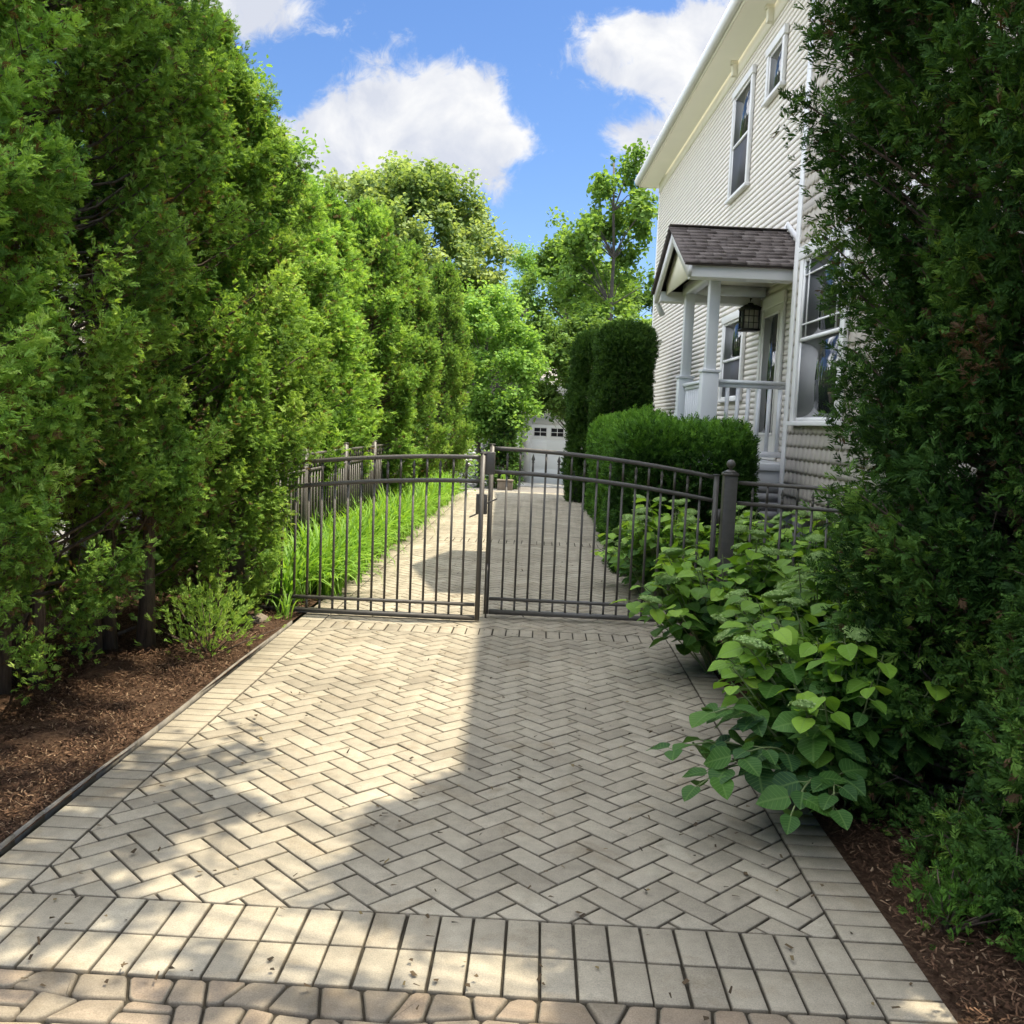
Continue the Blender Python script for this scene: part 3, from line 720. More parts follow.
hydrangea('hydrangea behind the right gate leaf, closest to the clipped hedge corner', (1.25, 8.75, 0), 34, 58, .66, 1.0, .125, 24, (-.08, 0), bright=.2)
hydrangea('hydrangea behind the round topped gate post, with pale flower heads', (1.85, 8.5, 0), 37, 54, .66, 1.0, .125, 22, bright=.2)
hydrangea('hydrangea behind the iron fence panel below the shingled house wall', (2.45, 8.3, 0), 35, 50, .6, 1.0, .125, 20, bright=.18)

# ------------------------------------------------------------------ clipped hedges
def hedge_foliage(mb, g, x0, x1, y0, y1, h, n, size, rnd=.25, depth=.16, zb=0, tmpl=SPR_L, topv=.25, spiky=0., base=.42):
    cx, cy = (x0+x1)/2, (y0+y1)/2; hx, hy = (x1-x0)/2, (y1-y0)/2
    At, Ax, Ay = 4*hx*hy, 4*hy*h, 4*hx*h
    face = g.choice(3, n, p=np.array([At*1.2, Ax, Ay])/(At*1.2+Ax+Ay)); s = g.choice([-1, 1], n)
    P = np.zeros((n,3)); N = np.zeros((n,3)); u = g.uniform(-1, 1, n); w = g.uniform(0, 1, n); u2 = g.uniform(-1, 1, n)
    for fi in range(3):
        m_ = face == fi
        if fi == 0: P[m_] = np.c_[u[m_]*hx, u2[m_]*hy, np.full(m_.sum(), h)]; N[m_] = [0,0,1]
        if fi == 1: P[m_] = np.c_[s[m_]*hx, u[m_]*hy, w[m_]*h]; N[m_, 0] = s[m_]
        if fi == 2: P[m_] = np.c_[u[m_]*hx, s[m_]*hy, w[m_]*h]; N[m_, 1] = s[m_]
    # round the box edges
    q = np.minimum(np.abs(P[:, :2])-np.array([hx-rnd, hy-rnd]), rnd); q = np.maximum(q, 0); qz = np.maximum(P[:, 2]-(h-rnd), 0)
    vec = np.c_[q*np.sign(P[:, :2]), qz]; L = np.linalg.norm(vec, axis=1); k = np.where(L > rnd, rnd/np.maximum(L, 1e-6), 1)
    P = P - vec*(1-k)[:, None]; Nn = np.where((L > .02)[:, None], vec/np.maximum(L, 1e-6)[:, None], N)
    bump = .07*np.sin(P[:,0]*5+P[:,1]*3.1)*np.cos(P[:,2]*4+P[:,1]*2) + .04*np.sin(P[:,1]*9+P[:,2]*7)
    dd = np.abs(g.normal(0, depth, n)); P = P - Nn*(dd-bump)[:, None]
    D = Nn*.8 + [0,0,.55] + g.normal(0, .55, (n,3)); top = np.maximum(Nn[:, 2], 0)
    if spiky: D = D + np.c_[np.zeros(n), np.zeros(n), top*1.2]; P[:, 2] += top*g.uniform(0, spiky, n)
    v = np.clip(base + topv*top*g.uniform(.4, 1.2, n) + g.normal(0, .15, n) - .6*dd, 0, 1)  # light painted in: tops tinted lighter, deeper sprays darker
    P += [cx, cy, zb]; kk = g.integers(0, len(tmpl), n); hint = g.normal(0, 1, (n,3))
    for t in range(len(tmpl)):
        m_ = kk == t; mb.inst(tmpl[t], P[m_], frames(D[m_], hint[m_]), size*g.uniform(.7, 1.3, m_.sum()), v[m_])
def hedge_branches(x0, x1, y0, y1, h, n, g):
    br = MB()
    for k in range(n):
        x, y = g.uniform(x0+.15, x1-.15), g.uniform(y0+.15, y1-.15); p = np.array([x, y, 0.])
        for j in range(5): br.tube([p, p+[g.normal(0,.1), g.normal(0,.1), h*.5], p+[g.normal(0,.25), g.normal(0,.25), h*.92]], [.02,.014,.004], 5, cap=False)
    return br
g = np.random.default_rng(41)
root = thing('clipped_hedge', 'low clipped L shaped yew hedge wrapping in front of the white porch', 'hedge', (1.6, 11, 0)); off = (1.6, 11, 0)
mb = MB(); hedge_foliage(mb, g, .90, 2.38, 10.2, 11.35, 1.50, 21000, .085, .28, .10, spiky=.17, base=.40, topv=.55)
hedge_foliage(mb, g, .98, 1.75, 11.1, 18.6, 1.58, 30000, .095, .28, .10, spiky=.2, base=.66, topv=.4)  # lighter base tint paints this arm as sunlit
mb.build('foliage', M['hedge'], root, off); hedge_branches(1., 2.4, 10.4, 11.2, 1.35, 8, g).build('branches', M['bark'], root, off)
def tall(label, x, y, rx, ry, h, n, seed):
    g = np.random.default_rng(seed); root = thing('clipped_column_shrub', label, 'shrub', (x, y, 0), 0, 'tall clipped shrubs at the far corner of the house'); mb = MB()
    hedge_foliage(mb, g, -rx, rx, -ry, ry, h, n, .11, min(rx, ry)*.95, .10, base=.45, topv=.3); mb.build('foliage', M['tallhedge'], root)
    hedge_branches(-rx*.6, rx*.6, -ry*.6, ry*.6, h*.9, 3, g).build('trunk', M['bark'], root)
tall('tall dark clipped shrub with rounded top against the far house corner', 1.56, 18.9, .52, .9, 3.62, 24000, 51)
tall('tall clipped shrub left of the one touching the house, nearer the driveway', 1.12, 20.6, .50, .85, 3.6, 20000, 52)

# ------------------------------------------------------------------ deciduous trees
def leaf_t(k):
    if k == 0: return np.array([(0,0,0),(.36,.35,.06),(.24,.8,.02),(0,1,-.12),(-.24,.8,.02),(-.36,.35,.06)]), np.array([(0,1,2,3),(0,3,4,5)])
    return np.array([(0,0,0),(.2,.5,.03),(0,1,-.1),(-.2,.5,.03)]), np.array([(0,1,2,3)])
def deciduous(name, label, loc, H, crown, seed, ncl, nlf, lsz, m, group=None, trunk=.16, clr=.75, tmpl=0, zc=None, gap=0., bias=.5, taper=0, centres=None):
    """crown = (rx, ry, rz) ellipsoid centred at zc"""
    g = np.random.default_rng(seed); root = thing(name, label, 'tree', loc, 0, group); cw = MB(); tr = MB(); br = MB()
    rx, ry, rz = crown; zc = H-rz if zc is None else zc
    zz = np.linspace(-.1, zc+rz*.75, 8); wob = np.cumsum(g.normal(0, .07, (8,2)), 0); wob[0] = 0
    tp = np.c_[wob, zz]; tr.tube(tp, np.linspace(trunk, .03, 8), 10)
    Ps, Ds, Vs = [], [], []
    for c in range(ncl):
        d = g.normal(0, 1, 3); d /= np.linalg.norm(d); q = g.uniform(0, 1)**(1/3.)*.25+.72*g.uniform(.55, 1)**.6
        ce = d*q*[rx, ry, rz]
        if taper: ce[:2] *= 1 - taper*max(0, ce[2]/rz)
        ce = ce + [0, 0, zc]
        if centres: ce = np.array(centres[c % len(centres)]) - np.array(loc)
        i = np.argmin(np.abs(tp[:, 2]-(ce[2]-abs(ce[0])*.6-.6))); b = tp[max(0, min(i, 6))]
        if centres and c % 9: b = prev
        prev = ce
        br.tube([b, b*.5+ce*.5+[0,0,.05 if centres else .15], ce], [.011, .007, .004] if centres else [max(.012, trunk*.22), trunk*.12, .008], 5, cap=False)
        n = int(nlf*g.uniform(.6, 1.4)); rr = clr*g.uniform(.6, 1.25)
        nb = 6; tips = g.normal(0, .55, (nb, 3))*rr*[1, 1, .75]
        for t_ in tips: br.tube([ce, ce+t_], [.004, .002] if centres else [.008, .004], 3, cap=False)
        k = g.integers(0, nb, n); P = ce + tips[k]*g.uniform(.5, 1.15, n)[:, None] + g.normal(0, .22*rr, (n,3))
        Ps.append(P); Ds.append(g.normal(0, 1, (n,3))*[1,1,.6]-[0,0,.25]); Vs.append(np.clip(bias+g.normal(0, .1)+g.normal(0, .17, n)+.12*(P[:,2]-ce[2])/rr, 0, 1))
    P, D, V = map(np.concatenate, (Ps, Ds, Vs)); n = len(P)
    hint = g.normal(0, .7, (n,3))+[0,0,1]
    cw.inst(leaf_t(tmpl), P, frames(D, hint), lsz*g.uniform(.7, 1.3, n), V)
    cw.build('crown', m, root); tr.build('trunk', M['bark2'], root, smooth=True); br.build('branches', M['bark2'], root)
    return root
deciduous('linden_tree', 'large yellow green broadleaf tree rising behind the left arborvitae row', (-6.3, 42, -.5), 14.0, (4.2, 3.6, 5.2), 61, 120, 520, .20, M['linden'], zc=8.3, trunk=.25, clr=.95, bias=.74)
deciduous('shade_tree', 'mid green tree peeking between the near left row and the yellow green tree', (-9.3, 27, -.2), 10.9, (2.7, 3.0, 4.6), 62, 46, 520, .16, M['maple'], zc=6.4, trunk=.2, clr=.95)
deciduous('locust_tree', 'pale feathery tree in the middle of the far skyline', (-1.4, 56, -.5), 13.2, (3.8, 3.6, 4.6), 63, 60, 650, .19, M['locust'], zc=8.2, trunk=.2, clr=1.0, tmpl=1, bias=.6)
deciduous('young_maple', 'tall open crowned slender tree beside the far house corner', (2.35, 33.5, -.5), 13.0, (2.0, 2.0, 5.2), 64, 64, 190, .17, M['maple'], zc=7.3, trunk=.13, clr=.62, taper=.55, bias=.62)
deciduous('shade_tree', 'rounded green tree left of the tall open crowned one, over the garage', (.9, 40, -.5), 10.8, (2.6, 2.6, 4.2), 65, 54, 560, .17, M['maple'], zc=5.9, trunk=.17, clr=.85, bias=.55)
deciduous('small_tree', 'light green small tree at the end of the left row, left of the garage', (-1.75, 27.5, -.3), 5.9, (1.55, 1.7, 2.5), 66, 62, 420, .11, M['locust'], zc=3.2, trunk=.09, clr=.55, bias=.62)
deciduous('small_tree', 'grey green small tree hanging over the garage roof and door top', (1.15, 30.6, -.35), 5.9, (2.4, 1.3, 1.75), 67, 70, 330, .12, M['darktree'], zc=3.72, trunk=.08, clr=.5, bias=.7)
for i, (x, y, h, w, lab) in enumerate(((-14, 46, 12, 4.5, 'hidden dark backdrop tree far left behind the hedge row'), (-5, 62, 11, 4.5, 'far green tree low behind the yellow green one'), (4.5, 60, 12, 4.5, 'far green tree behind the tall open crowned one'), (9, 50, 10, 4., 'far tree behind the house'), (-3.5, 36, 7, 2.6, 'dark green tree low between left row and small light tree'))):
    deciduous('backdrop_tree', lab, (x, y, -.5), h, (w, w*.8, h*.42), 70+i, 52, 420, .24, M['darktree'] if i != 4 else M['maple'], 'trees far behind the garage', zc=h*.56, clr=1.15, bias=.55)
g = np.random.default_rng(17)
shp = [(g.uniform(-1.98, -1.22), g.uniform(2.75, 3.9)) for _ in range(22)] + [(-1.55, 4.1), (-1.4, 4.35), (-1.75, 4.15), (-1.3, 3.75), (-1.2, 3.6)]
shp += [(g.uniform(-1.95, -.05), g.uniform(2.15, 2.7)) for _ in range(9)] + [(g.uniform(.05, 1.2), g.uniform(2.15, 2.9)) for _ in range(10)]
shp.sort()
lob = [(x+KX*z, y+KY*z, z) for (x, y), z in zip(shp, [5., 5.3, 4.9, 5.5, 5.2, 5.7]*11)]
for x, y, z in ((-2.3, 3.4, 3.4), (-2.2, 3.9, 2.6), (-2.25, 4.3, 3.6), (-2.1, 4.4, 1.8), (-2.2, 3.4, 1.6), (-2.3, 4.9, 3.0), (-2.0, 3.8, .8), (-2.5, 4.5, 4.4), (-2.4, 3.7, 4.3), (-2.2, 5.2, 2.0), (-2.2, 5.1, 4.0), (-2.1, 4.6, .8), (-2.3, 5.5, 3.2), (-2.1, 5.5, 1.2), (-2.3, 4.4, 2.6), (-2.1, 3.3, 2.1), (-2.1, 3.6, 2.9), (-2.2, 3.2, 2.7), (-2.0, 3.9, 1.4), (-2.3, 5.9, 2.2), (-2.3, 5.9, 3.4)):
    for _ in range(7): lob.append((x+KX*(8-z)+g.normal(0, .2), y+KY*(8-z)+g.normal(0, .2), 8+g.normal(0, .2)))  # extra unseen leaf clumps added up sun to darken the left row
deciduous('street_tree', 'tall street tree overhead casting dappled shade on the nearest pavers', (5.2, 1.2, 0), 9.0, (2.1, 1.5, 1.5), 81, len(lob), 62, .08, M['maple'], zc=7.2, trunk=.2, clr=.24, centres=lob)
# conical evergreen by the garage
A5 = arborvitae(15, 2.3, lambda z: .62*(1-z/2.5)**.7+.05, 130, 36, .1, None, size=.12, dead=.02, split=1)
plant_arbor('small dark conical evergreen just left of the white garage', (-1.08, 26.2, -.22), A5, M['arbor_dark'], None, name='conical_evergreen')

# ------------------------------------------------------------------ iron gate and fences
def finial(mb, x, y, z):
    mb.lathe((x, y, z), [(.006,0),(.013,.006),(.007,.014),(.015,.03),(.009,.05),(.001,.075)], 6)
def gate_leaf(label, x0, x1, y, zin, zout, inner, off_z, n):
    """inner: x of the meeting stile; arch falls from zin to zout"""
    outer = x1 if inner == x0 else x0; W_ = abs(outer-inner); loc = (outer, y, 0); root = thing('gate_leaf', label, 'gate', loc, 0, 'arched iron gate leaves')
    P = lambda mb, nm, bevel=0: mb.build(nm, M['black'], root, loc, bevel=bevel)
    arch = lambda x, z0=zin, dr=zin-zout: z0 - dr*(abs(x-inner)/W_)**1.9
    mb = MB(); mb.box(inner-.019, inner+.019, y-.019, y+.019, off_z, zin+.03); mb.box(inner-.025, inner+.025, y-.025, y+.025, zin+.03, zin+.036); P(mb, 'stile')
    mb = MB(); mb.box(outer-.019, outer+.019, y-.019, y+.019, off_z, zout+.02); mb.box(outer-.025, outer+.025, y-.025, y+.025, zout+.02, zout+.026); P(mb, 'stile')
    sg = 1 if outer > inner else -1; xi, xo = inner+sg*.0225, outer-sg*.0225
    xs = np.linspace(xi, xo, 26)
    for nm, dz in (('top_rail', 0), ('middle_rail', -.19)):
        mb = MB(); hw, hh = .014, .0165
        V = []
        for x in xs:
            z = arch(x)+dz
            for a, b in ((-hw,-hh),(hw,-hh),(hw,hh),(-hw,hh)): V.append((x, y+a, z+b))
        F = [(4*i+j, 4*i+(j+1) % 4, 4*i+4+(j+1) % 4, 4*i+4+j) for i in range(25) for j in range(4)] + [(3,2,1,0), (100,101,102,103)]
        mb.add(V, F); P(mb, nm)
    mb = MB(); mb.box(xi, xo, y-.014, y+.014, off_z+.115, off_z+.14); P(mb, 'lower_rail')
    mb = MB(); mb.box(xi, xo, y-.02, y+.02, off_z+.001, off_z+.038); P(mb, 'bottom_rail')
    for i in range(n):
        x = xi + (xo-xi)*(i+1)/(n+1); full = (i % 2 == 1); zt = arch(x)-.0175 if full else arch(x)-.10
        mb = MB(); q = .0085
        mb.box(x-q, x+q, y-q, y+q, off_z+.039, off_z+.1145); mb.box(x-q, x+q, y-q, y+q, off_z+.1405, arch(x)-.2085)
        mb.box(x-q, x+q, y-q, y+q, arch(x)-.171, zt); p = P(mb, 'picket')
        if not full:
            fb = MB(); finial(fb, x, y, zt+.0005); fb.build('finial', M['black'], p, loc)
    return root, loc
gl, lo = gate_leaf('left iron gate leaf, partly hidden at its hinge end by the arborvitae', -2.28, -.455, 7.45, 1.325, 1.17, -.455, .012, 16)
mb = MB(); mb.box(-.475, -.36, 7.475, 7.50, 1.19, 1.37); mb.build('latch_plate', M['black'], gl, lo, bevel=.004)
mb = MB(); mb.box(-.50, -.41, 7.474, 7.52, .87, 1.03); mb.beam((-.43, 7.49, .95), (-.33, 7.49, 1.0), .012, .012); mb.beam((-.43, 7.49, .9), (-.55, 7.49, .84), .012, .012)
mb.build('latch', M['black'], gl, lo, bevel=.004)
gr, lo = gate_leaf('right iron gate leaf, its hinge end behind the hydrangeas', -.395, 1.43, 7.65, 1.395, 1.235, -.395, .03, 16)
mb = MB(); mb.tube([(-.395, 7.62, .45), (-.395, 7.62, -.01)], .007, 8); mb.build('drop_rod', M['black'], gr, lo)
mb = MB(); mb.box(1.452, 1.478, 7.635, 7.665, .86, .98); mb.box(1.452, 1.478, 7.635, 7.665, .2, .3); mb.build('hinge', M['black'], gr, lo)
def gate_post(label, x, y, h=1.255, w=.056):
    root = thing('gate_post', label, 'post', (x, y, 0), 0, 'square iron gate posts'); off = (x, y, 0)
    mb = MB(); mb.box(x-w+.003, x+w-.003, y-w+.003, y+w-.003, -.05, h); mb.build('shaft', M['black'], root, off, bevel=.004)
    mb = MB(); mb.box(x-w-.004, x+w+.004, y-w-.004, y+w+.004, h+.0005, h+.022)
    V = [(x-w,y-w,h+.023),(x+w,y-w,h+.023),(x+w,y+w,h+.023),(x-w,y+w,h+.023),(x-.02,y-.02,h+.047),(x+.02,y-.02,h+.047),(x+.02,y+.02,h+.047),(x-.02,y+.02,h+.047)]
    mb.add(V, [(0,3,2,1),(4,5,6,7),(0,1,5,4),(1,2,6,5),(2,3,7,6),(3,0,4,7)]); c = mb.build('cap', M['black'], root, off)
    mb = MB(); prf = [(.012,0),(.014,.012)] + [(.036*math.sin(a), .046-.036*math.cos(a)) for a in np.linspace(.45, 3.1, 10)]; mb.lathe((x, y, h+.0475), prf, 18); mb.build('ball_finial', M['black'], c, off, smooth=True)
gate_post('square iron gate post with ball finial among the hydrangeas on the right', 1.545, 7.68)
gate_post('dark square iron gate post under the arborvitae at the left gate leaf', -2.40, 7.47, 1.2, .07)
def iron_fence(label, p0, p1, h, sp, posts, low=.165, post_start=True):
    p0, p1 = np.array(p0, float), np.array(p1, float); L = np.linalg.norm(p1-p0); d = (p1-p0)/L; loc = (p0[0], p0[1], 0)
    root = thing('iron_fence', label, 'fence', loc)
    def at(s, z): q = p0+d*s; return (q[0], q[1], z)
    for nm, z in (('top_rail', h), ('middle_rail', h-low), ('bottom_rail', .14)):
        mb = MB(); mb.beam(at(0, z), at(L, z), .028, .03); mb.build(nm, M['black'], root, loc)
    n = int(L/sp); k = 0
    for i in range(1, n):
        s = i*sp
        if any(abs(s-q) < .04 for q in posts): continue
        full = i % 2 == 0; mb = MB(); q = .017
        mb.beam(at(s, .04), at(s, .1245), q, q, (d[0], d[1], 0)); mb.beam(at(s, .1555), at(s, h-low-.0155), q, q, (d[0], d[1], 0))
        if full: mb.beam(at(s, h-low+.0155), at(s, h-.0155), q, q, (d[0], d[1], 0))
        else:
            mb.beam(at(s, h-low+.0155), at(s, h-low+.06), q, q, (d[0], d[1], 0))
        o = mb.build('picket', M['black'], root, loc); k += 1
        if not full:
            fb = MB(); finial(fb, *at(s, h-low+.0605)); fb.build('finial', M['black'], o, loc)
    for s in posts:
        mb = MB(); x, y, _ = at(s, 0); yc = .034 if s else .034
        mb.box(x-.03, x+.03, y-.03, y+.03, -.05, h+.07); mb.box(x-.034, x+.034, y-.034, y+.034, h+.0705, h+.085); mb.build('post', M['black'], root, loc)
    return k
iron_fence('short iron fence panel running from the right gate post towards the house', (1.612, 7.66), (3.0, 6.98), 1.2, .118, [])
iron_fence('long iron side fence behind the daylilies on the left of the driveway', (-2.40, 7.56), (-2.36, 20.6), 1.2, .131, [1.95, 3.9, 5.85, 7.8, 9.75, 11.7, 13.0])

# ------------------------------------------------------------------ house
TH = R(2.25); HB = np.array([3.6, 17., 0.])
nv = np.array([math.cos(TH), math.sin(TH), 0]); dv = np.array([-math.sin(TH), math.cos(TH), 0])
house = thing('house', 'two storey cream sided house with covered side porch on the right', 'house', tuple(nv*HB[0]+dv*HB[1]), TH)
def hp(mb, nm, m, parent=house, bevel=0, smooth=False): return mb.build(nm, M[m], parent, HB, bevel=bevel, smooth=smooth)
W_, BY = 3.6, 3.3; S0, SB, S1 = 4.6, 11.1, 23.85; ZT = 7.66
# siding courses (long lapped boards)
def siding(mb, a, s0, s1, z0, z1, e=.083, sgn=-1, axis='s'):
    z = z0
    while z < z1-.005:
        zt = min(z+e, z1)
        zg = zt-.011
        if axis == 's': q = lambda o_, s_, z_: (a+sgn*o_, s_, z_)
        else: q = lambda o_, s_, z_: (s_, a+sgn*o_, z_)
        V = [q(.018, s0, z), q(.018, s1, z), q(.013, s1, zg), q(.013, s0, zg), q(.001, s0, z), q(.001, s1, z), q(.001, s0, zg), q(.001, s1, zg), q(.001, s0, zt), q(.001, s1, zt)]
        mb.add(V, [(0,1,2,3), (0,4,5,1), (3,2,7,6), (6,7,9,8)], random.random()); z = zt
mb = MB(); siding(mb, W_, SB+.001, S1-.12, .72, ZT-.24); siding(mb, S1, W_+.12, 11.3, .72, ZT, sgn=1, axis='a')
mb.box(W_+.001, 11.4, SB+.002, S1-.001, .705, ZT-.01)
hp(mb, 'wall', 'siding')
mb = MB(); mb.box(BY+.012, 11.4, S0, SB-.001, .70, ZT-.012); mb.box(BY-.008, BY+.011, S0, SB-.14, 4.12, 4.22); core = hp(mb, 'bay_wall', 'shingle_wall')
# fish scale shingles on the bay
mb = MB(); row = 0; z = .74; e = .145; wd = .152
while z < 7.55:
    s = S0 + (wd/2 if row % 2 else 0)
    while s < SB-.16:
        w2 = wd-.004; c = s+wd/2; V = [(BY+.004, c-w2/2, z+e+.03), (BY-.009, c-w2/2, z+.05)]
        for k in range(1, 6):
            a = math.pi*k/6; V.append((BY-.012, c-w2/2*math.cos(a), z+.05-.05*math.sin(a)))
        V += [(BY-.009, c+w2/2, z+.05), (BY+.004, c+w2/2, z+e+.03)]
        n = len(V); V2 = [(p[0]+.009, p[1], p[2]) for p in V]
        mb.add(V+V2, [tuple(range(n))[::-1]] + [(i, i+1, n+i+1, n+i) for i in range(1, n-2)], random.random()); s += wd
    z += e; row += 1
hp(mb, 'fish_scale_shingles', 'shingle_wall', core)
mb = MB(); mb.box(W_-.02, 11.42, S0-.02, S1+.02, -.1, .70); hp(mb, 'foundation', 'found')
mb = MB(); mb.box(BY-.022, BY+.1, SB-.13, SB+.02, .55, ZT-.25); hp(mb, 'corner_board', 'white', bevel=.004)
mb = MB(); mb.box(W_-.022, W_+.12, S1-.12, S1+.022, .72, ZT-.25); hp(mb, 'corner_board', 'white')
# eaves: frieze, soffit, fascia and gutter, roof
AE = 3.13; SE0, SE1 = 4.0, S1+.45
mb = MB(); mb.box(W_-.03, W_, SB+.021, S1+.03, ZT-.24, ZT); mb.box(BY-.03, BY, S0, SB+.02, ZT-.24, ZT); hp(mb, 'frieze_board', 'soffit')
mb = MB(); mb.box(AE+.02, 11.9, SE0, SE1, ZT+.001, ZT+.022); hp(mb, 'soffit', 'soffit')
mb = MB(); mb.box(AE-.005, AE+.019, SE0, SE1, ZT-.015, ZT+.16)
mb.box(AE+.02, 12, SE1, SE1+.02, ZT-.01, ZT+.16); hp(mb, 'fascia', 'soffit')
mb = MB()
prf = [(AE-.006, ZT+.15), (AE-.006, ZT+.03), (AE-.07, ZT+.03), (AE-.10, ZT+.075), (AE-.125, ZT+.15), (AE-.11, ZT+.15), (AE-.09, ZT+.08), (AE-.02, ZT+.045)]
V = [(a, s, z) for s in (SE0, SE1) for a, z in prf]; n = len(prf)
mb.add(V, [(i, (i+1) % n, n+(i+1) % n, n+i) for i in range(n)] + [tuple(range(n))[::-1], tuple(range(n, 2*n))]); hp(mb, 'gutter', 'white')
mb = MB()
mb.prism([(AE-.02, ZT+.165), (7.5, ZT+2.85), (12.1, ZT+.165)], 1, SE0-.02, SE1+.04); roof = hp(mb, 'roof', 'roof')
# cross gable over the bay (above the frame, its peak throws the pointed shadow on the drive)
mb = MB(); V = [(2.55, 9.35, ZT+.17), (2.55, 12.3, ZT+.17), (2.55, 11.0, ZT+1.1), (6.0, 9.35, ZT+.17), (6.0, 12.3, ZT+.17), (6.0, 11.0, ZT+1.1)]
mb.add(V, [(0,2,1),(3,4,5),(0,3,5,2),(1,2,5,4),(0,1,4,3)]); hp(mb, 'cross_gable', 'roof', roof)
for s in (16.0, 13.92):
    mb = MB(); mb.box(W_-.12, W_-.031, s-.05, s+.05, ZT-.24, ZT-.06); mb.box(W_-.15, W_-.031, s-.055, s+.055, ZT-.06, ZT-.001); hp(mb, 'eave_bracket', 'soffit', bevel=.008)
# windows
def window(a, s0, s1, z0, z1, sash=True, scr=False, label=None, muntin=False, tw=.10):
    mb = MB(); o_ = .05
    mb.box(a-o_, a, s0, s0+tw, z0, z1-tw); mb.box(a-o_, a, s1-tw, s1, z0, z1-tw); mb.box(a-o_-.015, a, s0-.03, s1+.03, z1-tw, z1+.02); mb.box(a-o_-.03, a, s0-.03, s1+.03, z0-.05, z0-.001)
    w = hp(mb, 'window', 'white', bevel=.004)
    i0, i1, j0, j1 = s0+tw+.001, s1-tw-.001, z0, z1-tw-.001; zm = (j0+j1)/2; b = .04
    mb = MB()
    parts = [(j0, zm+.02, .026), (zm-.018, j1, .036)] if sash else [(j0, j1, .03)]
    for q0, q1, dep in parts:
        mb.box(a-dep, a-.01, i0, i0+b, q0, q1); mb.box(a-dep, a-.01, i1-b, i1, q0, q1); mb.box(a-dep+.001, a-.01, i0+b, i1-b, q0, q0+b); mb.box(a-dep+.001, a-.01, i0+b, i1-b, q1-b, q1)
    if muntin:
        for s in (i0+.18, i1-.18): mb.box(a-.033, a-.018, s-.009, s+.009, zm+.03, j1-b)
        mb.box(a-.032, a-.018, i0+b, i1-b, zm+.16, zm+.178); mb.box(a-.032, a-.018, i0+b, i1-b, j1-.2, j1-.182)
    hp(mb, 'sash', 'white', w)
    if sash:
        mb = MB(); mb.box(a-.017, a-.015, i0+b*.6, i1-b*.6, j0+.01, zm); hp(mb, 'pane', 'screen' if scr else 'glass', w)
        mb = MB(); mb.box(a-.019, a-.0155, i0+b*.6, i1-b*.6, zm+.001, j1-.01); hp(mb, 'pane', 'glass', w)
    else:
        mb = MB(); mb.box(a-.019, a-.016, i0+b*.6, i1-b*.6, j0+.01, j1-.01); hp(mb, 'pane', 'glass', w)
    if label: w['label'] = label
WS = W_-.022
window(WS, 14.75, 16.0, 5.42, 7.13, scr=True, label='tall upper window with a dark screened lower sash')
window(WS, 13.1, 13.97, 6.33, 7.05, sash=False, label='small square upper window near the eave')
window(WS, 14.35, 15.75, 2.14, 3.47, scr=True, label='window beside the porch door')
window(BY-.012, 9.2, 10.75, 1.76, 3.68, muntin=True, tw=.12, label='large window in the shingled wall, half behind the dark tree')
window(BY-.012, 6.6, 8.2, 1.76, 3.68, muntin=True, tw=.12)
window(BY-.012, 7.0, 8.3, 4.75, 6.6)
# door
mb = MB(); d0, d1, zb, zt = 12.45, 13.36, 1.26, 3.32
mb.box(WS-.035, WS, d0-.11, d0, zb, zt); mb.box(WS-.035, WS, d1, d1+.11, zb, zt); mb.box(WS-.045, WS, d0-.13, d1+.13, zt, zt+.15)
mb.box(WS-.018, WS, d0+.001, d1-.001, zb, zt-.001); dr = hp(mb, 'door', 'door', bevel=.004)
mb = MB(); mb.box(WS-.026, WS-.0185, d0+.13, d1-.13, 1.62, 3.2); hp(mb, 'door_glass', 'glass', dr)
mb = MB()
for z in (1.585, 3.201): mb.box(WS-.034, WS-.0185, d0+.09, d1-.09, z, z+.034)
mb.box(WS-.0335, WS-.0185, d0+.09, d0+.129, 1.62, 3.2); mb.box(WS-.0335, WS-.0185, d1-.129, d1-.09, 1.62, 3.2); mb.box(WS-.030, WS-.0265, d0+.13, d1-.13, 2.28, 2.30); hp(mb, 'glazing_bead', 'door', dr)
mb = MB(); mb.tube([(WS-.019, d0+.07, 2.25), (WS-.07, d0+.07, 2.25)], [.012, .024], 10); hp(mb, 'door_knob', 'lantern', dr)
# porch
PA, P0, P1 = 2.5, 11.72, 13.3
mb = MB(); mb.box(PA-.12, W_-.025, SB+.30, P1+.16, 1.16, 1.25); mb.box(PA-.09, W_-.025, SB+.33, P1+.13, 1.0, 1.159); porch = hp(mb, 'porch', 'porchpaint', bevel=.005)
mb = MB(); mb.box(PA-.06, W_-.03, SB+.36, P1+.1, .42, .999)
for k in range(5): mb.box(PA-.068, PA-.0605, SB+.36, P1+.1, .45+k*.11, .45+k*.11+.1)
for k in range(5): mb.box(PA-.06, W_-.1, SB+.352, SB+.3595, .45+k*.11, .45+k*.11+.1)
hp(mb, 'porch_skirt', 'found', porch)
mb = MB(); mb.box(PA+.1, W_-.2, SB+.4, P1, -.02, .42); hp(mb, 'crawl_space', 'dark', porch)
for s in (P0, P1):
    mb = MB(); mb.box(PA-.10, PA+.10, s-.10, s+.10, 1.251, 2.33); mb.box(PA-.115, PA+.115, s-.115, s+.115, 2.331, 2.365); mb.box(PA-.065, PA+.065, s-.065, s+.065, 2.366, 3.50); hp(mb, 'porch_post', 'porchpaint', porch, bevel=.005)
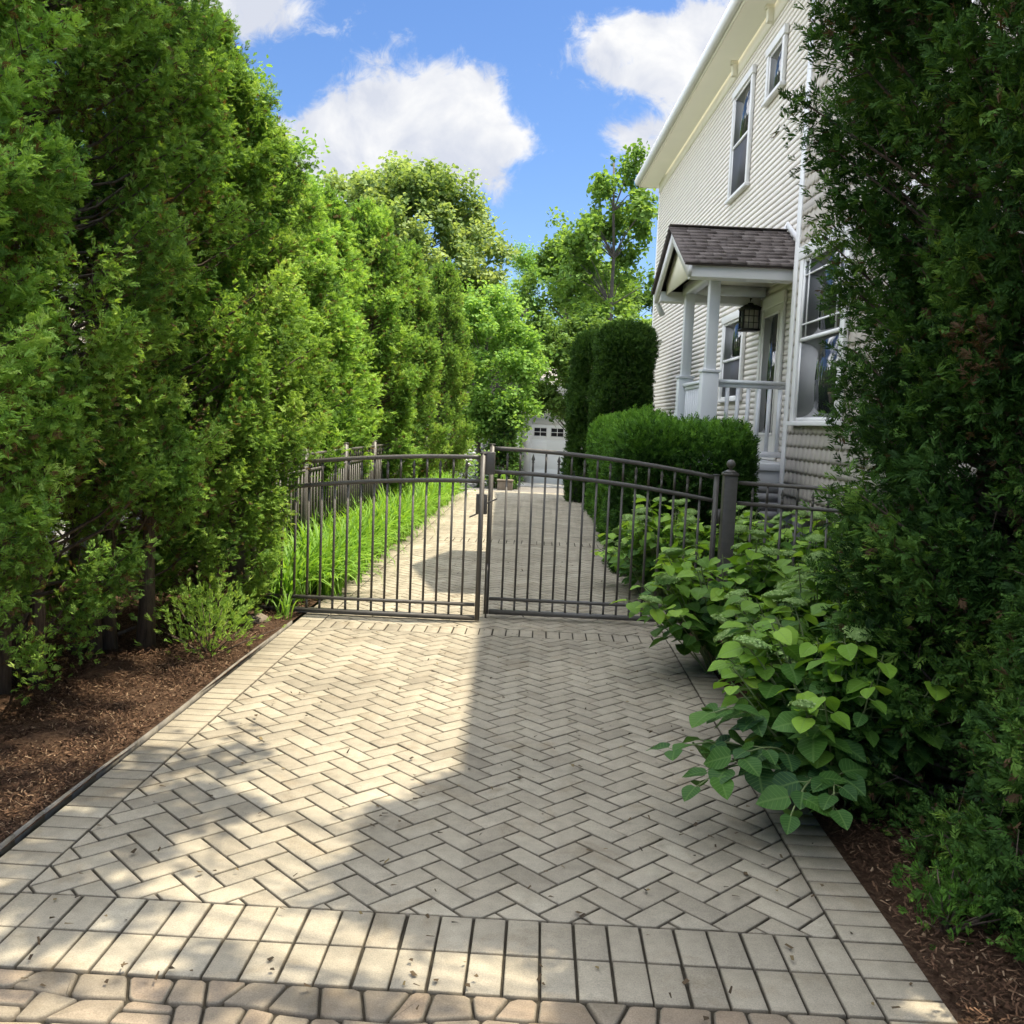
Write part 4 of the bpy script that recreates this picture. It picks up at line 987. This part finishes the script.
def railing(p0, p1, n, nm='railing', z0=1.25):
    p0, p1 = np.array(p0), np.array(p1); mb = MB(); up = (0,0,1)
    z = np.array([0,0,1.]); mb.beam(p0+z*.98, p1+z*.98, .085, .045); mb.beam(p0+z*.93, p1+z*.93, .045, .045); mb.beam(p0+z*.1, p1+z*.1, .05, .07); r_ = hp(mb, nm, 'porchpaint')
    for i in range(n):
        t = (i+1)/(n+1); q = p0+(p1-p0)*t; mb = MB(); mb.beam(q+z*.136, q+z*.9065, .042, .042, (1,0,0)); hp(mb, 'baluster', 'porchpaint', r_)
railing((PA+.101, P0-.02, 1.25), (BY+.22, P0-.02, 1.25), 6); railing((PA, P0+.101, 1.25), (PA, P1-.101, 1.25), 9)
# stairs on the far side with a sloping rail
mb = MB()
for k in range(5): mb.box(PA, W_-.06, P1+.165+k*.27, P1+.165+(k+1)*.27, -.02, 1.10-k*.2)
hp(mb, 'stairs', 'porchpaint')
mb = MB(); mb.beam((PA+.02, P1+.17, 2.2), (PA+.02, P1+1.5, 1.2), .05, .05); mb.beam((PA+.02, P1+1.5, 0), (PA+.02, P1+1.5, 1.24), .07, .07); hp(mb, 'stair_rail', 'porchpaint')
# porch roof
RA, R0, R1, RM, ZE, ZR = 2.08, 11.28, 13.74, 12.51, 3.50, 4.27
mb = MB()
mb.box(PA-.07, PA+.07, R0+.25, R1-.25, 3.501, 3.63); mb.box(PA+.071, W_-.06, P0-.07, P0+.07, 3.501, 3.63); mb.box(PA+.071, W_-.06, P1-.07, P1+.07, 3.501, 3.63)
beam_ = hp(mb, 'porch_beam', 'porchpaint')
mb = MB(); mb.box(PA-.06, W_-.04, R0+.232, R1-.232, 3.631, 3.65); hp(mb, 'porch_ceiling', 'soffit')
zr_ = lambda q: ZE+.07+.52*(q-(R0-.06))
mb = MB(); mb.prism([(R0+.232, 3.50), (R1-.232, 3.50), (R1-.232, zr_(R0+.232)-.05), (RM, zr_(RM)-.05), (R0+.232, zr_(R0+.232)-.05)], 0, RA+.12, RA+.14); ped = hp(mb, 'pediment', 'soffit')
mb = MB()
for s0 in (R0-.03, R1+.03): mb.beam((RA+.02, s0, zr_(R0-.03)-.115), (RA+.02, RM, zr_(RM)-.115), .045, .14)
hp(mb, 'rake_board', 'white', ped)
for q0, q1, wl in ((R0-.012, R0+.23, BY+.05), (R1-.23, R1+.012, W_-.05)):
    mb = MB(); mb.box(RA+.046, wl, q0, q1, ZE-.085, ZE+.052); hp(mb, 'eave_box', 'white', bevel=.004)
mb = MB()
sl_ = math.atan(.52); ct, st_ = math.cos(sl_), math.sin(sl_)
for side in (0, 1):
    y0 = (R0-.06) if side == 0 else (R1+.06); sg = 1 if side == 0 else -1; L = (RM-(R0-.06))/ct; n = 11; e = L/n
    for i in range(n):
        a = RA-.05
        aend = W_-.045
        while a < aend:
            w = random.uniform(.10, .24); a2 = min(a+w, aend); l0, l1 = i*e, (i+1)*e+.01; th = random.choice([.010, .016, .024])
            def pt(l, h_, aa): return (aa, y0+sg*(l*ct-h_*st_), ZE+.07+l*st_+h_*ct)
            V = [pt(l0, th, a), pt(l0, th, a2), pt(l1, .003, a2), pt(l1, .003, a), pt(l0, -.004, a), pt(l0, -.004, a2)]
            mb.add(V, [(0,1,2,3) if side == 0 else (3,2,1,0), (4,5,1,0), (0,3,4), (1,5,2)], np.clip(random.gauss(.5, .25), 0, 1)); a = a2
    # deck under the shingles
    V = [(RA-.045, y0+sg*.004, ZE+.06), (W_-.045, y0+sg*.004, ZE+.06), (W_-.045, RM, ZE+.06+L*st_), (RA-.045, RM, ZE+.06+L*st_), (RA-.045, y0+sg*.004, ZE+.04), (W_-.045, y0+sg*.004, ZE+.04), (W_-.045, RM, ZE+.04+L*st_), (RA-.045, RM, ZE+.04+L*st_)]
    mb.add(V, [(0,1,2,3),(4,5,6,7),(0,1,5,4),(0,3,7,4),(1,2,6,5)], .3)
mb.beam((RA-.05, RM, ZE+.08+L*st_), (W_-.045, RM, ZE+.08+L*st_), .16, .012, val=.5)
hp(mb, 'porch_roof', 'roof')
mb = MB(); mb.beam((W_-.03, R0+.1, ZE+.2), (W_-.03, RM, ZR+.06), .02, .08); mb.beam((W_-.03, R1-.1, ZE+.2), (W_-.03, RM, ZR+.06), .02, .08); hp(mb, 'roof_flashing', 'white')
mb = MB(); mb.tube([(RA+.06, R1+.065, ZE+.05), (RA+.06, R1+.10, ZE-.08), (RA+.14, R1+.08, ZE-.25)], .04, 10); mb.box(RA+.02, W_-.1, R1+.02, R1+.12, ZE-.03, ZE+.06); hp(mb, 'porch_gutter', 'white', smooth=True)
# lantern: hangs on the wall, a thing of its own
LB = nv*3.6+dv*13.62; lan = thing('wall_lantern', 'black wall lantern hanging beside the porch door', 'lantern', (LB[0], LB[1], 3.0), TH)
lof = (3.6, 13.62, 3.0)
def lp(mb, nm, m, p=lan, **k): return mb.build(nm, M[m], p, lof, **k)
la, ls = 3.40, 13.50
mb = MB(); mb.box(3.56, 3.583, 13.56, 13.68, 3.22, 3.50); mb.tube([(3.56, 13.62, 3.42), (3.50, 13.59, 3.50), (la, ls, 3.50), (la, ls, 3.44)], .012, 8); lp(mb, 'bracket', 'lantern')
q = .11; mb = MB()
for a, s in ((-1,-1),(1,-1),(1,1),(-1,1)): mb.box(la+a*q-.010, la+a*q+.010, ls+s*q-.010, ls+s*q+.010, 3.075, 3.34)
mb.box(la-q-.018, la+q+.018, ls-q-.018, ls+q+.018, 3.045, 3.0745); mb.box(la-q-.018, la+q+.018, ls-q-.018, ls+q+.018, 3.341, 3.362)
for z in (3.16, 3.25):
    mb.box(la-q, la+q, ls-q-.004, ls-q+.004, z-.005, z+.005); mb.box(la-q, la+q, ls+q-.004, ls+q+.004, z-.005, z+.005)
    mb.box(la-q-.004, la-q+.004, ls-q+.011, ls+q-.011, z-.005, z+.005)
for k in (-.035, .035): mb.box(la+k-.004, la+k+.004, ls-q-.005, ls-q+.005, 3.08, 3.34); mb.box(la-q-.005, la-q+.005, ls+k-.004, ls+k+.004, 3.08, 3.34)
cage = lp(mb, 'cage', 'lantern')
mb = MB(); V = []
for w, z in ((.145, 3.3625), (.075, 3.41), (.045, 3.413), (.03, 3.44)): V += [(la-w, ls-w, z), (la+w, ls-w, z), (la+w, ls+w, z), (la-w, ls+w, z)]
mb.add(V, [(4*k+j, 4*k+(j+1) % 4, 4*k+4+(j+1) % 4, 4*k+4+j) for k in range(3) for j in range(4)] + [(3,2,1,0), (12,13,14,15)]); lp(mb, 'lantern_roof', 'lantern')
mb = MB(); mb.box(la-q+.012, la+q-.012, ls-q+.012, ls+q-.012, 3.08, 3.335); lp(mb, 'glass', 'lampglass')

# ------------------------------------------------------------------ far end: garage, bin, block
gy = 34.; gzv = -.5
gar = thing('garage', 'white garage with short panel windows at the end of the drive', 'garage', (1, gy, gzv)); off = (1, gy, gzv)
def gp(mb, nm, m, p=gar, **k): return mb.build(nm, M[m], p, off, **k)
mb = MB(); siding(mb, gy, -.62, 5.6, gzv, 2.45, .12, -1, 'a'); mb.box(-.7, 5.6, gy+.001, gy+7, gzv, 2.45); gp(mb, 'wall', 'garage')
mb = MB(); mb.box(-.62, -.36, gy-.04, gy-.015, gzv, 1.80); mb.box(-.36, 4.6, gy-.05, gy-.015, 1.63, 1.88); gp(mb, 'door_trim', 'white')
mb = MB(); g0, g1 = -.355, 4.53; npn = 8; pw = (g1-g0)/npn
mb.box(g0, g1, gy-.016, gy-.0145, gzv, 1.629)
for r_ in range(4):
    z0 = gzv+.005+r_*.53; z1 = z0+.52; mb.box(g0, g1, gy-.028, gy-.0165, z0, z1)
    for k in range(npn):
        if r_ < 3:
            b0, b1 = g0+k*pw+.06, g0+(k+1)*pw-.06; mb.box(b0, b1, gy-.034, gy-.0285, z0+.08, z1-.08)
gd = gp(mb, 'garage_door', 'garage', bevel=.004)
for k in range(npn):
    b0, b1 = g0+k*pw+.06, g0+(k+1)*pw-.06; z0, z1 = 1.18, 1.52; mb = MB()
    mb.box(b0, b1, gy-.036, gy-.0285, z0, z0+.03); mb.box(b0, b1, gy-.036, gy-.0285, z1-.03, z1); mb.box(b0, b0+.03, gy-.0355, gy-.0285, z0+.03, z1-.03); mb.box(b1-.03, b1, gy-.0355, gy-.0285, z0+.03, z1-.03)
    mb.box((b0+b1)/2-.012, (b0+b1)/2+.012, gy-.0355, gy-.0285, z0+.03, z1-.03); mb.box(b0+.03, b1-.03, gy-.035, gy-.0285, (z0+z1)/2-.012, (z0+z1)/2+.012); w = gp(mb, 'window', 'white', gd)
    mb = MB(); mb.box(b0+.03, b1-.03, gy-.0315, gy-.0285, z0+.03, z1-.03); gp(mb, 'pane', 'dark', gd)
mb = MB(); mb.prism([(gy-.4, 2.4), (gy+3.5, 4.3), (gy+7.4, 2.4), (gy+7.4, 2.25), (gy+3.5, 4.15), (gy-.4, 2.25)], 0, -.95, 5.8); gp(mb, 'roof', 'concrete')
nb = thing('neighbour_house', 'grey sided building just left of the white garage, half hidden by trees', 'house', (-3, 33.4, gzv)); off = (-3, 33.4, gzv)
mb = MB(); siding(mb, 33.4, -5.5, -.75, gzv, 2.9, .13, -1, 'a'); mb.box(-5.5, -.75, 33.402, 40, gzv, 2.9); gp(mb, 'wall', 'greyside', nb)
mb = MB(); mb.box(-1.25, -.9, 33.35, 33.38, .9, 1.75); w = gp(mb, 'window', 'white', nb); mb = MB(); mb.box(-1.2, -.95, 33.34, 33.349, .95, 1.7); gp(mb, 'pane', 'dark', w)
mb = MB(); mb.box(-.88, -.74, 33.36, 33.386, gzv, 2.9); gp(mb, 'corner_board', 'white', nb)
mb = MB(); mb.prism([(33.0, 2.8), (36.7, 4.6), (40.4, 2.8)], 0, -5.9, -.5); gp(mb, 'roof', 'roof', nb)
# bin
bl = (.93, 20.1, 0.0); bn = thing('waste_bin', 'dark square bin standing against the tall clipped shrub by the drive', 'bin', bl)
mb = MB(); V = []
for w, z in ((.19, 0), (.22, .62)): V += [(-w,-w,z),(w,-w,z),(w,w,z),(-w,w,z)]
mb.add(V, [(0,3,2,1),(4,5,6,7),(0,1,5,4),(1,2,6,5),(2,3,7,6),(3,0,4,7)]); mb.build('bin_body', M['bin'], bn, bevel=.012)
mb = MB(); mb.box(-.235,.235,-.235,.235,.621,.66); mb.build('lid', M['bin'], bn, bevel=.012)
mb = MB(); mb.tube([(-.12,-.24,.6),(.12,-.24,.6)], .014, 8); mb.build('handle', M['bin'], bn)
# stone planter block at the far left of the drive
sb = thing('stone_planter', 'small grey stone planter beside the conical evergreen', 'planter', (-.92, 25.2, float(gz(25.2))))
mb = MB(); mb.box(-.20,.20,-.16,.16,0,.24); mb.box(-.22,.22,-.18,.18,.241,.29); mb.build('box', M['rock'], sb, bevel=.015)
mb = MB(); straps(mb, np.random.default_rng(8), (0,0,.29), 24, .3, .014, .08); mb.build('plant', M['lily'], sb, smooth=True)
# white flowering shrub far left
g = np.random.default_rng(77); root = thing('flowering_shrub', 'white blooming shrub at the far end of the daylily bed', 'shrub', (-1.95, 22.2, float(gz(22.2))))
mb = MB(); n = 900; P = g.normal(0, .26, (n,3))+[0,0,.7]; P[:,2] = np.abs(P[:,2]); mb.inst(leaf_t(0), P, frames(g.normal(0,1,(n,3)), g.normal(0,.6,(n,3))+[0,0,1]), g.uniform(.05,.09,n), g.uniform(.3,.9,n)); mb.build('leaves', M['maple'], root)
mb = MB()
for k in range(40):
    p = g.normal(0, .22, 3)*[1,1,.7]+[0,-.12,.85]; mb.lathe(p, [(.005,-.03),(.04,-.01),(.045,.015),(.005,.04)], 7)
mb.build('blossoms', M['white'], root); mb = MB()
for k in range(9): mb.tube([(0,0,-.02), g.normal(0,.2,3)*[1,1,0]+[0,0,.8]], [.012,.005], 5)
mb.build('stems', M['bark2'], root)

# pale neighbour building behind the left row
nx = -4.75; lb = (nx, 8, 0); nh = thing('neighbour_building', 'pale wall glimpsed between the bare trunks at the left edge', 'house', lb)
mb = MB(); mb.box(nx-6, nx, -2, 17, .55, 3.9); mb.build('wall', M['neigh'], nh, lb)
mb = MB(); mb.box(nx-6, nx+.03, -2.03, 17.03, -.1, .549); mb.build('foundation', M['found'], nh, lb)
for s in (2.5, 6.2, 10.5):
    mb = MB(); mb.box(nx+.001, nx+.05, s-.6, s+.6, 1.5, 1.6); mb.box(nx+.001, nx+.05, s-.6, s+.6, 2.8, 2.9); mb.box(nx+.001, nx+.05, s-.6, s-.5, 1.601, 2.799); mb.box(nx+.001, nx+.05, s+.5, s+.6, 1.601, 2.799); w = mb.build('window', M['white'], nh, lb)
    mb = MB(); mb.box(nx+.002, nx+.02, s-.5, s+.5, 1.6, 2.8); mb.build('pane', M['glass'], w, lb)
mb = MB(); mb.prism([(nx+.5, 3.85), (nx-3, 5.2), (nx-6.5, 3.85)], 1, -2.4, 17.4); 
V = mb.v[0]; mb.v[0] = V; mb.build('roof', M['roof'], nh, lb)
